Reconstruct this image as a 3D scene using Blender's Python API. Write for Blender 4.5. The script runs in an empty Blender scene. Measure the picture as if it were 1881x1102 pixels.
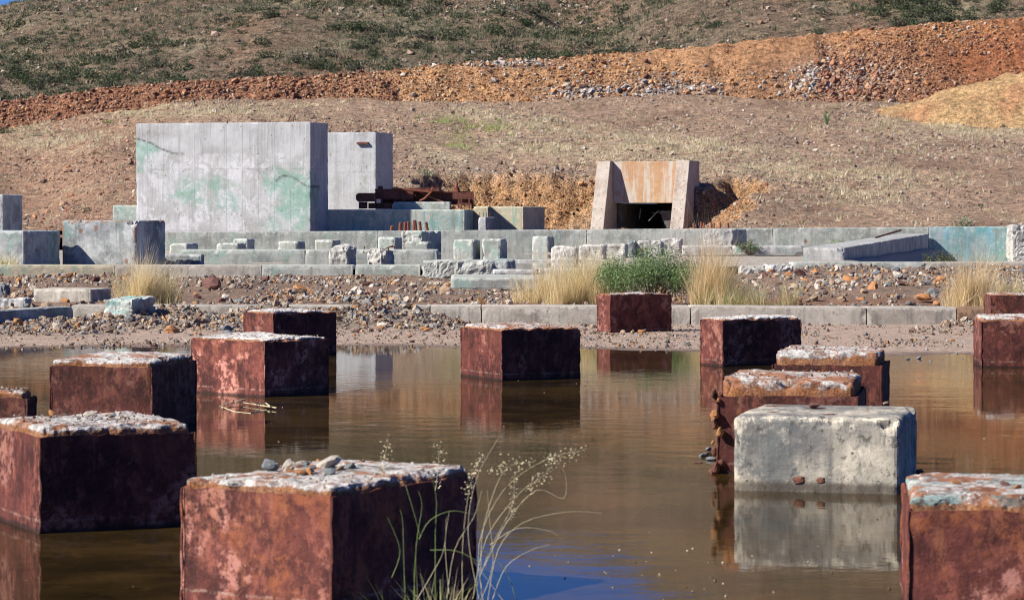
import bpy, math, random
import numpy as np
from mathutils import Vector
# ------------------------------------------------------------------ camera, sky, sun, exposure
F, CX, YH, H = 5000.0, 940.5, 395.0, 1.82      # focal length in photo pixels, centre column, horizon row, eye height
sc = bpy.context.scene
cam = bpy.data.objects.new('camera', bpy.data.cameras.new('camera'))
sc.collection.objects.link(cam); sc.camera = cam
cam.location = (0, 0, H); cam.rotation_euler = (math.radians(90), 0, 0)
cam.data.sensor_width = 36; cam.data.lens = 36*F/1881.0
cam.data.shift_y = -(551-YH)/1881.0
cam.data.clip_start = .5; cam.data.clip_end = 6000
cam.data.dof.use_dof = True; cam.data.dof.focus_distance = 48; cam.data.dof.aperture_fstop = 9
SUN_EL = math.radians(38); SDX, SDY = .925, .38                  # sunlight travels right and a little away
SDN = math.hypot(SDX, SDY); SDX /= SDN; SDY /= SDN
W = bpy.data.worlds.new('World'); sc.world = W; W.use_nodes = True
nt = W.node_tree; bg = nt.nodes['Background']
sky = nt.nodes.new('ShaderNodeTexSky'); sky.sky_type = 'NISHITA'; sky.sun_disc = False
sky.sun_elevation = SUN_EL; sky.sun_rotation = math.atan2(-SDX, -SDY)
sky.altitude = 1600; sky.air_density = 1.0; sky.dust_density = .1; sky.ozone_density = 3.0
tint = nt.nodes.new('ShaderNodeMix'); tint.data_type = 'RGBA'; tint.blend_type = 'MULTIPLY'
tint.inputs[0].default_value = 1; tint.inputs[7].default_value = (.35, .6, 1.2, 1)
nt.links.new(sky.outputs[0], tint.inputs[6]); nt.links.new(tint.outputs[2], bg.inputs[0])
bg.inputs[1].default_value = .05
sun = bpy.data.objects.new('sun', bpy.data.lights.new('sun', 'SUN')); sc.collection.objects.link(sun)
sun.data.energy = 5.0; sun.data.angle = math.radians(.5); sun.data.color = (1.0, .95, .865)
sun.rotation_euler = Vector((SDX*math.cos(SUN_EL), SDY*math.cos(SUN_EL), -math.sin(SUN_EL))).to_track_quat('-Z', 'Y').to_euler()
sc.view_settings.view_transform = 'Standard'; sc.view_settings.look = 'None'
sc.view_settings.exposure = .9; sc.view_settings.gamma = 1; sc.view_settings.use_curve_mapping = False
sc.cycles.max_bounces = 6; sc.cycles.filter_width = 1.05
R = random.Random(7); rng = np.random.default_rng(7)
COL = sc.collection

# ------------------------------------------------------------------ small maths
def X_(px, D): return (px-CX)*D/F
def zy(y, D): return H-(y-YH)*D/F
def sst(a, b, x):
    t = np.clip((np.asarray(x, float)-a)/(b-a), 0, 1); return t*t*(3-2*t)
def _h(ix, iy, iz, s):
    n = (ix.astype(np.int64)*374761393 + iy.astype(np.int64)*668265263 + iz.astype(np.int64)*2147483647 + s*974634777) & 0xffffffff
    n = ((n ^ (n >> 13))*1274126177) & 0xffffffff
    n = ((n ^ (n >> 15))*2246822519) & 0xffffffff
    return ((n ^ (n >> 16)) & 0xffffff)/float(0xffffff)*2-1
def n3(x, y, z, s=0):
    x, y, z = np.broadcast_arrays(np.asarray(x, float), np.asarray(y, float), np.asarray(z, float))
    ix, iy, iz = np.floor(x), np.floor(y), np.floor(z)
    fx, fy, fz = x-ix, y-iy, z-iz
    fx, fy, fz = [f*f*(3-2*f) for f in (fx, fy, fz)]
    ix, iy, iz = ix.astype(np.int64), iy.astype(np.int64), iz.astype(np.int64)
    r = 0
    for a in (0, 1):
        wa = fx if a else 1-fx
        for b in (0, 1):
            wb = fy if b else 1-fy
            for c in (0, 1):
                r = r + wa*wb*(fz if c else 1-fz)*_h(ix+a, iy+b, iz+c, s)
    return r
def n2(x, y, s=0):
    x, y = np.broadcast_arrays(np.asarray(x, float), np.asarray(y, float))
    ix, iy = np.floor(x), np.floor(y); fx, fy = x-ix, y-iy
    fx, fy = fx*fx*(3-2*fx), fy*fy*(3-2*fy)
    ix, iy = ix.astype(np.int64), iy.astype(np.int64); o = np.zeros_like(ix)
    return ((1-fx)*((1-fy)*_h(ix, iy, o, s)+fy*_h(ix, iy+1, o, s)) + fx*((1-fy)*_h(ix+1, iy, o, s)+fy*_h(ix+1, iy+1, o, s)))
def fbm2(x, y, o=4, s=0):
    r = 0; a = 1; t = 0
    for i in range(o):
        r = r+a*n2(x*2**i+i*17.3, y*2**i-i*9.1, s+i); t += a; a *= .5
    return r/t*1.6
def fbm3(x, y, z, o=3, s=0):
    r = 0; a = 1; t = 0
    for i in range(o):
        r = r+a*n3(x*2**i+i*7.3, y*2**i-i*9.1, z*2**i+i*3.7, s+i); t += a; a *= .5
    return r/t*1.6

# ------------------------------------------------------------------ materials
class NT:
    def __init__(s, name):
        s.m = bpy.data.materials.new(name); s.m.use_nodes = True; s.t = s.m.node_tree; s.n = s.t.nodes
        s.b = s.n['Principled BSDF']; s.out = s.n['Material Output']
    def new(s, k, **kw):
        n = s.n.new(k)
        for a, v in kw.items(): setattr(n, a, v)
        return n
    def put(s, sock, v):
        if isinstance(v, bpy.types.NodeSocket): s.t.links.new(v, sock)
        elif isinstance(v, (tuple, list)) and len(v) == 3 and sock.type == 'RGBA': sock.default_value = (*v, 1)
        else: sock.default_value = v
    def coords(s, scale=(1, 1, 1), kind='Object', rand=True):
        c = s.new('ShaderNodeTexCoord').outputs[kind]
        mp = s.new('ShaderNodeMapping'); s.put(mp.inputs[0], c); mp.inputs['Scale'].default_value = scale
        if rand:
            oi = s.new('ShaderNodeObjectInfo'); v = s.math('MULTIPLY', oi.outputs['Random'], 37.0)
            cb = s.new('ShaderNodeCombineXYZ'); [s.put(cb.inputs[i], v) for i in range(3)]
            s.put(mp.inputs['Location'], cb.outputs[0])
        return mp.outputs[0]
    def math(s, op, a, b=0, clamp=False):
        n = s.new('ShaderNodeMath', operation=op, use_clamp=clamp); s.put(n.inputs[0], a); s.put(n.inputs[1], b); return n.outputs[0]
    def noise(s, v, scale, detail=5, rough=.6, dist=0):
        n = s.new('ShaderNodeTexNoise'); s.put(n.inputs['Vector'], v); n.inputs['Scale'].default_value = scale
        n.inputs['Detail'].default_value = detail; n.inputs['Roughness'].default_value = rough; n.inputs['Distortion'].default_value = dist
        return n.outputs['Fac']
    def vor(s, v, scale, out='Distance', feat='F1'):
        n = s.new('ShaderNodeTexVoronoi', feature=feat); s.put(n.inputs['Vector'], v); n.inputs['Scale'].default_value = scale
        return n.outputs[out]
    def rng(s, v, a, b, c=0, d=1, smooth=True):
        n = s.new('ShaderNodeMapRange'); n.interpolation_type = 'SMOOTHSTEP' if smooth else 'LINEAR'
        s.put(n.inputs[0], v); [s.put(n.inputs[i+1], q) for i, q in enumerate((a, b, c, d))]; return n.outputs[0]
    def mix(s, f, a, b, mode='MIX'):
        n = s.new('ShaderNodeMix'); n.data_type = 'RGBA'; n.blend_type = mode
        s.put(n.inputs[0], f); s.put(n.inputs[6], a); s.put(n.inputs[7], b); return n.outputs[2]
    def attr(s, name, out='Color'):
        return s.new('ShaderNodeAttribute', attribute_name=name).outputs[out]
    def bump(s, h, strength=.5, dist=.02, prev=None):
        n = s.new('ShaderNodeBump'); n.inputs['Strength'].default_value = strength; n.inputs['Distance'].default_value = dist
        s.put(n.inputs['Height'], h)
        if prev is not None: s.put(n.inputs['Normal'], prev)
        return n.outputs[0]
    def done(s, col, rough=.85, normal=None, spec=.3):
        s.put(s.b.inputs['Base Color'], col); s.put(s.b.inputs['Roughness'], rough)
        s.b.inputs['Specular IOR Level'].default_value = spec
        if normal is not None: s.put(s.b.inputs['Normal'], normal)
        return s.m
def zcoord(n):
    sp = n.new('ShaderNodeSeparateXYZ'); g = n.new('ShaderNodeNewGeometry'); n.put(sp.inputs[0], g.outputs['Position']); return sp.outputs[2]

def mat_rust(name, bright=1.0, pink=.5, orange=0):
    n = NT(name); v = n.coords(); vs = n.coords((1.6, 1.6, .8))
    a = n.noise(v, 3.2, 9, .7, .15); b = n.noise(vs, 6.5, 8, .72, .2); c = n.noise(v, 34, 6, .75); d = n.noise(v, 1.7, 6, .62, .1); e = n.noise(v, 13, 7, .74)
    def q(r, g, b_): return (r*bright, g*bright, b_*bright)
    col = n.mix(n.rng(a, .4, .6), q(.05, .016, .0135), q(.125, .036, .028))
    col = n.mix(n.rng(b, .52, .62), col, q(.2, .062, .042))
    col = n.mix(n.math('MULTIPLY', n.rng(e, .5, .6), n.rng(d, .45, .6, .1, .8)), col, q(.28, .094, .062))
    if orange: col = n.mix(n.math('MULTIPLY', n.rng(n.noise(v, 2.4, 9, .74, .2), .51, .59), n.rng(e, .38, .56, .1, .9)), col, (.26*orange, .082*orange, .036*orange)); col = n.mix(n.rng(n.noise(v, 4.2, 9, .76, .1), .6, .65, 0, .8), col, (.055, .02, .018))
    col = n.mix(n.math('MULTIPLY', n.rng(d, .53, .585), n.rng(e, .44, .56)), col, q(.6*pink, .265*pink, .2*pink))
    col = n.mix(n.rng(c, .55, .7, 0, .8), col, q(.028, .011, .011))
    col = n.mix(n.math('MULTIPLY', n.rng(c, .42, .3), .5), col, q(.3, .13, .08))
    z = zcoord(n); run = n.noise(n.coords((3, 3, .3)), 4.5, 7, .7, .2); oi = n.new('ShaderNodeObjectInfo').outputs['Random']
    tm = n.math('MULTIPLY', n.rng(n.math('ADD', z, n.math('MULTIPLY', n.math('SUBTRACT', run, .5), .8)), .3, .6), n.rng(run, .5, .62))
    col = n.mix(n.math('MULTIPLY', n.math('MULTIPLY', tm, n.rng(e, .4, .58)), .5), col, q(.3, .12, .055)); col = n.mix(n.math('MULTIPLY', n.math('MULTIPLY', n.rng(run, .46, .36), n.rng(e, .6, .45)), .3), col, q(.03, .012, .012))
    col = n.mix(n.math('MULTIPLY', n.rng(n.math('ABSOLUTE', n.math('SUBTRACT', n.math('ADD', z, n.math('MULTIPLY', b, .03)), .085)), .012, .0), n.rng(e, .42, .6, 0, .55)), col, q(.36, .25, .19))
    wl = n.math('ADD', z, n.math('MULTIPLY', a, .05))
    col = n.mix(n.rng(wl, .06, .035, 0, .8), col, (.02, .011, .009))
    nm = n.bump(e, .6, .015); nm = n.bump(c, .6, .005, nm)
    return n.done(col, n.rng(b, .3, .7, .85, .6), nm, .2)
def mat_conc(name, light=(.42, .41, .39), dark=(.2, .2, .195), teal=.3, rust=.2, streak=.5, tealcol=(.16, .33, .27), stain=(.1, .095, .09), pits=.6, wet=False, edgecol=None):
    n = NT(name); v = n.coords(); vs = n.coords((2.2, 2.2, .16))
    a = n.noise(v, 1.3, 8, .65, .3); s_ = n.noise(vs, 2.6, 6, .7); f = n.noise(v, 16, 6, .7); g = n.noise(v, 55, 3, .7); t = n.noise(v, .9, 9, .72, .7)
    col = n.mix(n.rng(a, .33, .66), dark, light)
    col = n.mix(n.math('MULTIPLY', n.rng(s_, .48, .66), streak), col, stain)
    col = n.mix(n.math('MULTIPLY', n.rng(n.noise(vs, 5.1, 4, .6), .55, .7), streak*.5), col, light)
    if teal: col = n.mix(n.rng(n.math('ADD', t, n.math('MULTIPLY', n.math('SUBTRACT', s_, .5), .35)), .62-.28*teal, .78-.28*teal, 0, .85), col, tealcol)
    if teal > .5: col = n.mix(n.rng(n.noise(vs, 1.7, 6, .7), .52, .66, 0, .7), col, (tealcol[0]*1.5, tealcol[1]*1.25, tealcol[2]*1.5))
    if rust:
        r = n.noise(v, 2.1, 6, .7, .4)
        col = n.mix(n.rng(r, .74-.22*rust, .84-.2*rust, 0, .85), col, (.3, .12, .045))
    col = n.mix(n.rng(f, .43, .3, 0, .7), col, (.08, .075, .07)); col = n.mix(n.rng(n.noise(v, 5, 10, .8), .53, .6, 0, .5), col, (light[0]*1.3, light[1]*1.3, light[2]*1.3))
    col = n.mix(n.rng(g, .7, .8, 0, .5), col, (.6, .58, .54))
    col = n.mix(n.rng(n.vor(v, 9, 'Distance'), .13, .05, 0, pits*n_one), col, (.05, .045, .04))
    dn = n.vor(n.coords((1, 1, .75)), 1.15); col = n.mix(n.rng(n.math('ADD', dn, n.math('MULTIPLY', n.math('SUBTRACT', f, .5), .1)), .085, .045, 0, .8 if rust > .22 else 0), col, (.2, .085, .05))
    col = n.mix(n.rng(n.noise(v, 7, 9, .75, .1), .56, .64, 0, .45), col, (dark[0]*.7, dark[1]*.7, dark[2]*.7))
    col = n.mix(n.math('MULTIPLY', n.rng(n.math('ADD', n.attr('edge', 'Fac'), n.math('MULTIPLY', n.math('SUBTRACT', n.noise(v, 5, 10, .78), .5), 3.4)), .6, .8), .8), col, edgecol or (light[0]*1.15, light[1]*1.15, light[2]*1.15))
    if wet: col = n.mix(n.rng(n.noise(v, 2.2, 10, .74, .2), .5, .57, 0, .8), col, (.12, .125, .12)); col = n.mix(n.rng(n.noise(v, 9, 9, .78), .56, .62, 0, .8), col, (.06, .055, .05))
    if 'ochre' in name: col = n.mix(n.rng(n.noise(n.coords((.75, 1, .05), rand=False), 1.9, 5, .6), .5, .56, 0, .85), col, (.46, .43, .38)); col = n.mix(n.rng(n.noise(v, 3, 9, .75), .52, .6, 0, .5), col, (.42, .2, .08))
    if wet:
        wl = n.math('ADD', zcoord(n), n.math('MULTIPLY', f, .05)); col = n.mix(n.rng(wl, .11, .07, 0, .75), col, (.05, .035, .025))
    nm = n.bump(f, .5, .012); nm = n.bump(g, .5, .005, nm)
    return n.done(col, .88, nm, .25)
n_one = 1.0
def mat_cap(name, white=.62, teal=0.0, rust=.5):
    n = NT(name); v = n.coords(); a = n.noise(v, 3.6, 9, .72, .3); b = n.noise(v, 17, 8, .78); c = n.noise(v, 60, 4, .75); e = n.noise(v, 6, 9, .76)
    col = n.mix(n.rng(b, .36, .56), (white*.38, white*.355, white*.33), (white, white*.95, white*.88))
    col = n.mix(n.rng(e, .52, .6, 0, .55), col, (white*.55, white*.5, white*.46))
    col = n.mix(n.rng(a, .63-.16*rust, .69-.15*rust, 0, .9), col, (.3, .11, .04))
    col = n.mix(n.math('MULTIPLY', n.rng(n.noise(v, 8, 8, .75, .3), .58-.06*rust, .64-.05*rust), .85), col, (.17, .065, .035))
    if teal: col = n.mix(n.rng(n.noise(v, 2.5, 7, .72), .5, .58, 0, teal), col, (.22, .36, .33))
    col = n.mix(n.rng(n.noise(v, 5, 9, .76), .55, .6, 0, .8), col, (.14, .1, .08)); col = n.mix(n.rng(c, .42, .3, 0, .75), col, (.09, .075, .065))
    col = n.mix(n.rng(n.vor(v, 22), .16, .08, 0, .6), col, (.06, .05, .045))
    sp = n.new('ShaderNodeSeparateXYZ'); n.put(sp.inputs[0], n.attr('rim', 'Vector'))
    col = n.mix(n.rng(n.math('ADD', sp.outputs[0], n.math('MULTIPLY', n.math('SUBTRACT', e, .5), 1.6)), .35, .6, 0, .92), col, n.mix(n.rng(c, .4, .6), (.17, .06, .03), (.36, .16, .06)))
    nm = n.bump(e, .7, .03); nm = n.bump(b, .9, .02, nm); nm = n.bump(c, .8, .006, nm)
    return n.done(col, .9, nm, .2)
def mat_vcol(name, sc1=6, amp=.5, b1=(4, .5, .05), b2=(25, .5, .02), rough=.92, attrn='col'):
    n = NT(name); v = n.coords(kind='Object', rand=False)
    c = n.attr(attrn)
    a = n.noise(v, sc1, 8, .7); b = n.noise(v, sc1*6, 4, .7)
    c = n.mix(1.0, c, n.mix(n.rng(a, .3, .7), (1-amp, 1-amp, 1-amp), (1+amp*.5, 1+amp*.46, 1+amp*.42)), 'MULTIPLY')
    c = n.mix(1.0, c, n.mix(n.rng(b, .36, .62), (1-amp*1.35, 1-amp*1.37, 1-amp*1.38), (1+amp*.75, 1+amp*.74, 1+amp*.72)), 'MULTIPLY')
    nm = n.bump(n.noise(v, b1[0], 8, .7), b1[1], b1[2]); nm = n.bump(n.noise(v, b2[0], 4, .7), b2[1], b2[2], nm)
    return n.done(c, rough, nm, .15)
def mat_rock(name, c1, c2, c3):
    n = NT(name); v = n.coords(); a = n.noise(v, 4, 6, .7, .4); b = n.noise(v, 20, 5, .7)
    col = n.mix(n.rng(a, .38, .6), c1, c2); col = n.mix(n.rng(b, .55, .7), col, c3)
    return n.done(col, .85, n.bump(b, .6, .02), .3)
def mat_leaf(name, attrn='col', trans=.35):
    n = NT(name); c = n.attr(attrn)
    tr = n.new('ShaderNodeBsdfTranslucent'); n.put(tr.inputs[0], c)
    mx = n.new('ShaderNodeMixShader'); mx.inputs[0].default_value = trans
    n.done(c, .65, None, .2)
    n.put(mx.inputs[1], n.b.outputs[0]); n.put(mx.inputs[2], tr.outputs[0]); n.put(n.out.inputs[0], mx.outputs[0])
    return n.m
def mat_flat(name, c1, c2, scale=12, rough=.7, spec=.3):
    n = NT(name); v = n.coords(); a = n.noise(v, scale, 6, .7)
    return n.done(n.mix(n.rng(a, .35, .65), c1, c2), rough, n.bump(a, .5, .01), spec)
def mat_water(name, c1, c2, ior=1.22, wav=.004):
    n = NT(name); v = n.coords((1, 1, 1), rand=False); vw = n.coords((1, 1.15, 1), rand=False)
    a = n.noise(v, .55, 7, .68, .8); b = n.noise(v, 3.2, 7, .72, .6); d = n.noise(v, .16, 4, .6)
    col = n.mix(n.rng(a, .36, .64), c1, c2); col = n.mix(n.rng(b, .52, .72, 0, .6), col, (c2[0]*1.45, c2[1]*1.4, c2[2]*1.3))
    col = n.mix(n.rng(b, .44, .3, 0, .6), col, (c1[0]*.45, c1[1]*.45, c1[2]*.45))
    w1 = n.noise(vw, 3.0, 3, .5); w2 = n.noise(vw, 14, 3, .55)
    amp = n.rng(d, .4, .62, .25, 1.0)
    nm = n.bump(n.math('ADD', n.math('MULTIPLY', w1, n.math('MULTIPLY', amp, 1.0)), n.math('MULTIPLY', w2, n.math('MULTIPLY', amp, .22))), 1.0, wav)
    n.done(col, .03, nm, .5); n.b.inputs['IOR'].default_value = ior
    n.b.inputs['Specular Tint'].default_value = (1, .94, .84, 1)
    return n.m

M = dict(
 rust=mat_rust('rusted_steel_plate', .88), rust3=mat_rust('orange_flaking_steel', 1.1, .62, 1.0), rust2=mat_rust('flaking_rusted_steel', 1.2, .7), rustdark=mat_rust('dark_rusted_steel', .72, .35),
 frame=mat_flat('rusty_frame_steel', (.09, .03, .022), (.17, .06, .04), 8), pipe=mat_flat('orange_rust_pipe', (.24, .07, .035), (.13, .045, .03), 14), bar=mat_flat('rusted_bar', (.16, .06, .035), (.07, .03, .02), 30),
 cap=mat_cap('stained_concrete_cap', .62, 0, .68), capr=mat_cap('rust_stained_concrete_cap', .6, 0, 1.0), capt=mat_cap('green_stained_concrete_cap', .6, .7, .9), capw=mat_cap('pale_concrete_cap', .68, 0, .2),
 conc=mat_conc('weathered_concrete'), concg=mat_conc('greenish_concrete', (.43, .435, .39), (.21, .225, .205), .34, .3, .75, (.27, .38, .32), stain=(.22, .2, .15)),
 conclow=mat_conc('low_wall_concrete', (.43, .39, .33), (.26, .23, .19), .12, .2, .55), concsand=mat_conc('yellowed_concrete', (.46, .41, .29), (.3, .26, .19), .3, .3, .4),
 concwhite=mat_conc('chalky_broken_concrete', (.47, .45, .41), (.24, .23, .21), .1, .25, .25, pits=.8),
 teal=mat_conc('turquoise_stained_concrete', (.36, .42, .41), (.18, .26, .255), .6, .35, .7, (.12, .33, .32), stain=(.16, .22, .18)),
 chunkt=mat_conc('rust_and_turquoise_concrete', (.44, .45, .41), (.2, .22, .2), .42, .95, .3, (.13, .34, .31)),
 blueg=mat_conc('copper_stained_concrete', (.42, .44, .38), (.22, .29, .26), .55, .4, .5, (.16, .31, .28)),
 block=mat_conc('grimy_concrete', (.38, .39, .38), (.13, .14, .145), .3, .25, .5),
 blockr=mat_conc('grimy_rust_edged_concrete', (.42, .43, .42), (.13, .14, .145), .35, .25, .5, edgecol=(.2, .085, .045)),
 wet=mat_conc('buff_concrete_block', (.5, .44, .34), (.16, .155, .145), .0, .16, .6, stain=(.07, .07, .07), pits=.9, wet=True),
 brown=mat_conc('mud_stained_concrete', (.3, .19, .11), (.13, .075, .045), 0, .4, .6),
 ochre=mat_conc('ochre_stained_concrete', (.45, .3, .18), (.38, .2, .095), 0, .35, .55, stain=(.4, .36, .31)),
 ochreg=mat_conc('pinkish_grey_concrete', (.42, .37, .32), (.32, .25, .2), 0, .35, .3),
 ground=mat_vcol('rubble_soil', 6, .35, (5, .6, .06), (40, .5, .015)), slope=mat_vcol('dry_slope_soil', 3.2, .62, (2.5, .5, .08), (11, 1.0, .1)),
 mount=mat_vcol('mountain_soil', 1.3, .6, (1.2, .5, .15), (6, 1.0, .25)), stone=mat_vcol('stone_mass', 6, .35, (5, .5, .04), (20, .4, .01), .9),
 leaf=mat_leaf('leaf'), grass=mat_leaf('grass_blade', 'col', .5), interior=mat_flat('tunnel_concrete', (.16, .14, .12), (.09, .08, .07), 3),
 bottom=mat_flat('pond_bed_mud', (.12, .075, .04), (.08, .05, .03), 2),
 water=mat_water('murky_pond_water', (.016, .010, .003), (.048, .028, .008), 1.19, .0026), water2=mat_water('shallow_basin_water', (.13, .11, .09), (.2, .175, .14), 1.3, .0015),
 r_tan=mat_rock('tan_stone', (.36, .25, .16), (.27, .18, .12), (.45, .36, .27)), r_or=mat_rock('orange_stone', (.42, .2, .075), (.3, .13, .055), (.5, .33, .18)),
 r_grey=mat_rock('grey_stone', (.2, .21, .21), (.12, .13, .135), (.34, .34, .33)), r_pale=mat_rock('pale_stone', (.5, .45, .38), (.38, .32, .26), (.28, .2, .14)),
 r_red=mat_rock('dark_red_stone', (.17, .075, .06), (.11, .055, .045), (.25, .14, .11)))

# ------------------------------------------------------------------ object helpers
def link(o, parent=None, label=None, cat=None, group=None, kind=None):
    COL.objects.link(o)
    if parent: o.parent = parent
    if label: o['label'] = label
    if cat: o['category'] = cat
    if group: o['group'] = group
    if kind: o['kind'] = kind
    return o
def thing(name, label, cat, loc=(0, 0, 0), rz=0, group=None):
    o = bpy.data.objects.new(name, None); o.location = loc; o.rotation_euler = (0, 0, rz); o.empty_display_size = .2
    return link(o, None, label, cat, group)
def mesh_np(name, V, Fc, mats, attrs=None, smooth=False, quad=None):
    V = np.asarray(V, np.float32); me = bpy.data.meshes.new(name)
    Fc = np.asarray(Fc, np.int32); k = Fc.shape[1]; nf = len(Fc)
    me.vertices.add(len(V)); me.vertices.foreach_set('co', V.ravel())
    me.loops.add(nf*k); me.loops.foreach_set('vertex_index', Fc.ravel())
    me.polygons.add(nf); me.polygons.foreach_set('loop_start', np.arange(0, nf*k, k, dtype=np.int32))
    try: me.polygons.foreach_set('loop_total', np.full(nf, k, np.int32))
    except Exception: pass
    me.polygons.foreach_set('use_smooth', np.full(nf, smooth))
    me.update(calc_edges=True)
    for an, (ty, arr) in (attrs or {}).items():
        a = me.attributes.new(an, ty, 'POINT'); arr = np.asarray(arr, np.float32)
        if ty == 'FLOAT': a.data.foreach_set('value', arr.ravel())
        elif ty == 'FLOAT_VECTOR': a.data.foreach_set('vector', arr.ravel())
        else: a.data.foreach_set('color', np.hstack([arr, np.ones((len(arr), 1), np.float32)]).ravel())
    for m in (mats if isinstance(mats, (list, tuple)) else [mats]): me.materials.append(m)
    return me
def obj(name, me, parent=None, loc=None, rz=None, **kw):
    o = bpy.data.objects.new(name, me)
    if loc is not None: o.location = loc
    if rz is not None: o.rotation_euler = (0, 0, rz)
    return link(o, parent, **kw)
def boxgrid(xs, ys, zs):
    """surface of a box on given coordinate lists, welded"""
    nx, ny, nz = len(xs), len(ys), len(zs); idx = {}; V = []; Q = []
    def vid(i, j, k):
        key = (i*ny+j)*nz+k
        if key not in idx: idx[key] = len(V); V.append((xs[i], ys[j], zs[k]))
        return idx[key]
    for i in range(nx-1):
        for j in range(ny-1):
            Q.append((vid(i, j, 0), vid(i, j+1, 0), vid(i+1, j+1, 0), vid(i+1, j, 0)))
            Q.append((vid(i, j, nz-1), vid(i+1, j, nz-1), vid(i+1, j+1, nz-1), vid(i, j+1, nz-1)))
    for i in range(nx-1):
        for k in range(nz-1):
            Q.append((vid(i, 0, k), vid(i+1, 0, k), vid(i+1, 0, k+1), vid(i, 0, k+1)))
            Q.append((vid(i, ny-1, k), vid(i, ny-1, k+1), vid(i+1, ny-1, k+1), vid(i+1, ny-1, k)))
    for j in range(ny-1):
        for k in range(nz-1):
            Q.append((vid(0, j, k), vid(0, j, k+1), vid(0, j+1, k+1), vid(0, j+1, k)))
            Q.append((vid(nx-1, j, k), vid(nx-1, j+1, k), vid(nx-1, j+1, k+1), vid(nx-1, j, k+1)))
    return np.array(V, float), np.array(Q, int)
def edge_of(V, w):
    lo, hi = V.min(0), V.max(0); d = np.sort(np.minimum(V-lo, hi-V), 1)[:, 1]; return np.clip(1-d/w, 0, 1)
def lin(a, b, step): return np.linspace(a, b, max(2, int(math.ceil((b-a)/step))+1))
def rough_box(w, d, z0, z1, step=.06, r=.03, chip=.04, lump=0.0, seed=0, freq=6.0, ztopfn=None, maxn=70):
    """weathered concrete: rounded, chipped edges; x in [-w/2,w/2], y in [-d/2,d/2]"""
    st = max(step, w/maxn) ; xs = lin(-w/2, w/2, st); ys = lin(-d/2, d/2, max(step, d/maxn)); zs = lin(z0, z1, max(step, (z1-z0)/maxn))
    V, Q = boxgrid(xs, ys, zs)
    hw = np.array([w/2, d/2, (z1-z0)/2]); c = np.array([0, 0, (z0+z1)/2]); P = V-c
    s = seed*3.17
    nz = fbm3(V[:, 0]*freq+s, V[:, 1]*freq, V[:, 2]*freq, 3, seed)
    nzl = n3(V[:, 0]*freq*.35+s, V[:, 1]*freq*.35, V[:, 2]*freq*.35, seed+5)
    rr = np.clip(r*(1+.5*nz) + chip*np.clip(nz*1.2+nzl*.9-.25, 0, 1.6), .002, min(hw)*.9)[:, None]
    q = np.clip(P, -(hw-rr), hw-rr); dv = P-q; L = np.linalg.norm(dv, axis=1, keepdims=True)
    if lump > .04: nz = .35*nz+.65-1.3*np.abs(fbm3(V[:, 0]*freq*1.3+s, V[:, 1]*freq*1.3, V[:, 2]*freq*1.3, 4, seed+1))
    P2 = np.where(L > 1e-9, q+dv/np.maximum(L, 1e-9)*np.minimum(rr, L), P)
    if lump: P2 = P2 + (P2/np.maximum(np.linalg.norm(P2, axis=1, keepdims=True), 1e-6))*(lump*nz+lump*1.3*nzl-lump*.5)[:, None]
    return P2+c, Q
def tube(pts, r, name, m, parent=None, n=7, **kw):
    P = [Vector(p) for p in pts]; V = []; Fc = []
    for i, p in enumerate(P):
        d = (P[min(i+1, len(P)-1)]-P[max(i-1, 0)]).normalized(); u = d.orthogonal().normalized(); v = d.cross(u)
        rr = r[i] if isinstance(r, (list, tuple)) else r
        for k in range(n): q = 6.28318*k/n; V.append(p+u*math.cos(q)*rr+v*math.sin(q)*rr)
    for i in range(len(P)-1):
        for k in range(n): Fc.append((i*n+k, i*n+(k+1) % n, (i+1)*n+(k+1) % n, (i+1)*n+k))
    me = bpy.data.meshes.new(name); me.from_pydata(V, [], Fc+[tuple(range(n-1, -1, -1)), tuple(range((len(P)-1)*n, len(P)*n))]); me.materials.append(M[m] if isinstance(m, str) else m)
    return obj(name, me, parent, **kw)
def solve(p0, D, pl=None, pr=None, al=0, LL=None, LR=None):
    """front corner at column p0 and distance D; left and right edges reach columns pl, pr. returns centre, size, angle"""
    a = math.radians(al); X0 = X_(p0, D); uR = (math.cos(a), math.sin(a)); uL = (-math.sin(a), math.cos(a))
    def ln(p, u): t = (p-CX)/F; return (t*D-X0)/(u[0]-t*u[1])
    if LL is None: LL = ln(pl, uL)
    if LR is None: LR = ln(pr, uR)
    LL = max(.15, LL); LR = max(.15, LR)
    return (X0+uR[0]*LR/2+uL[0]*LL/2, D+uR[1]*LR/2+uL[1]*LL/2), LR, LL, a
_seed = [10]
def nseed(): _seed[0] += 1; return _seed[0]

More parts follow.
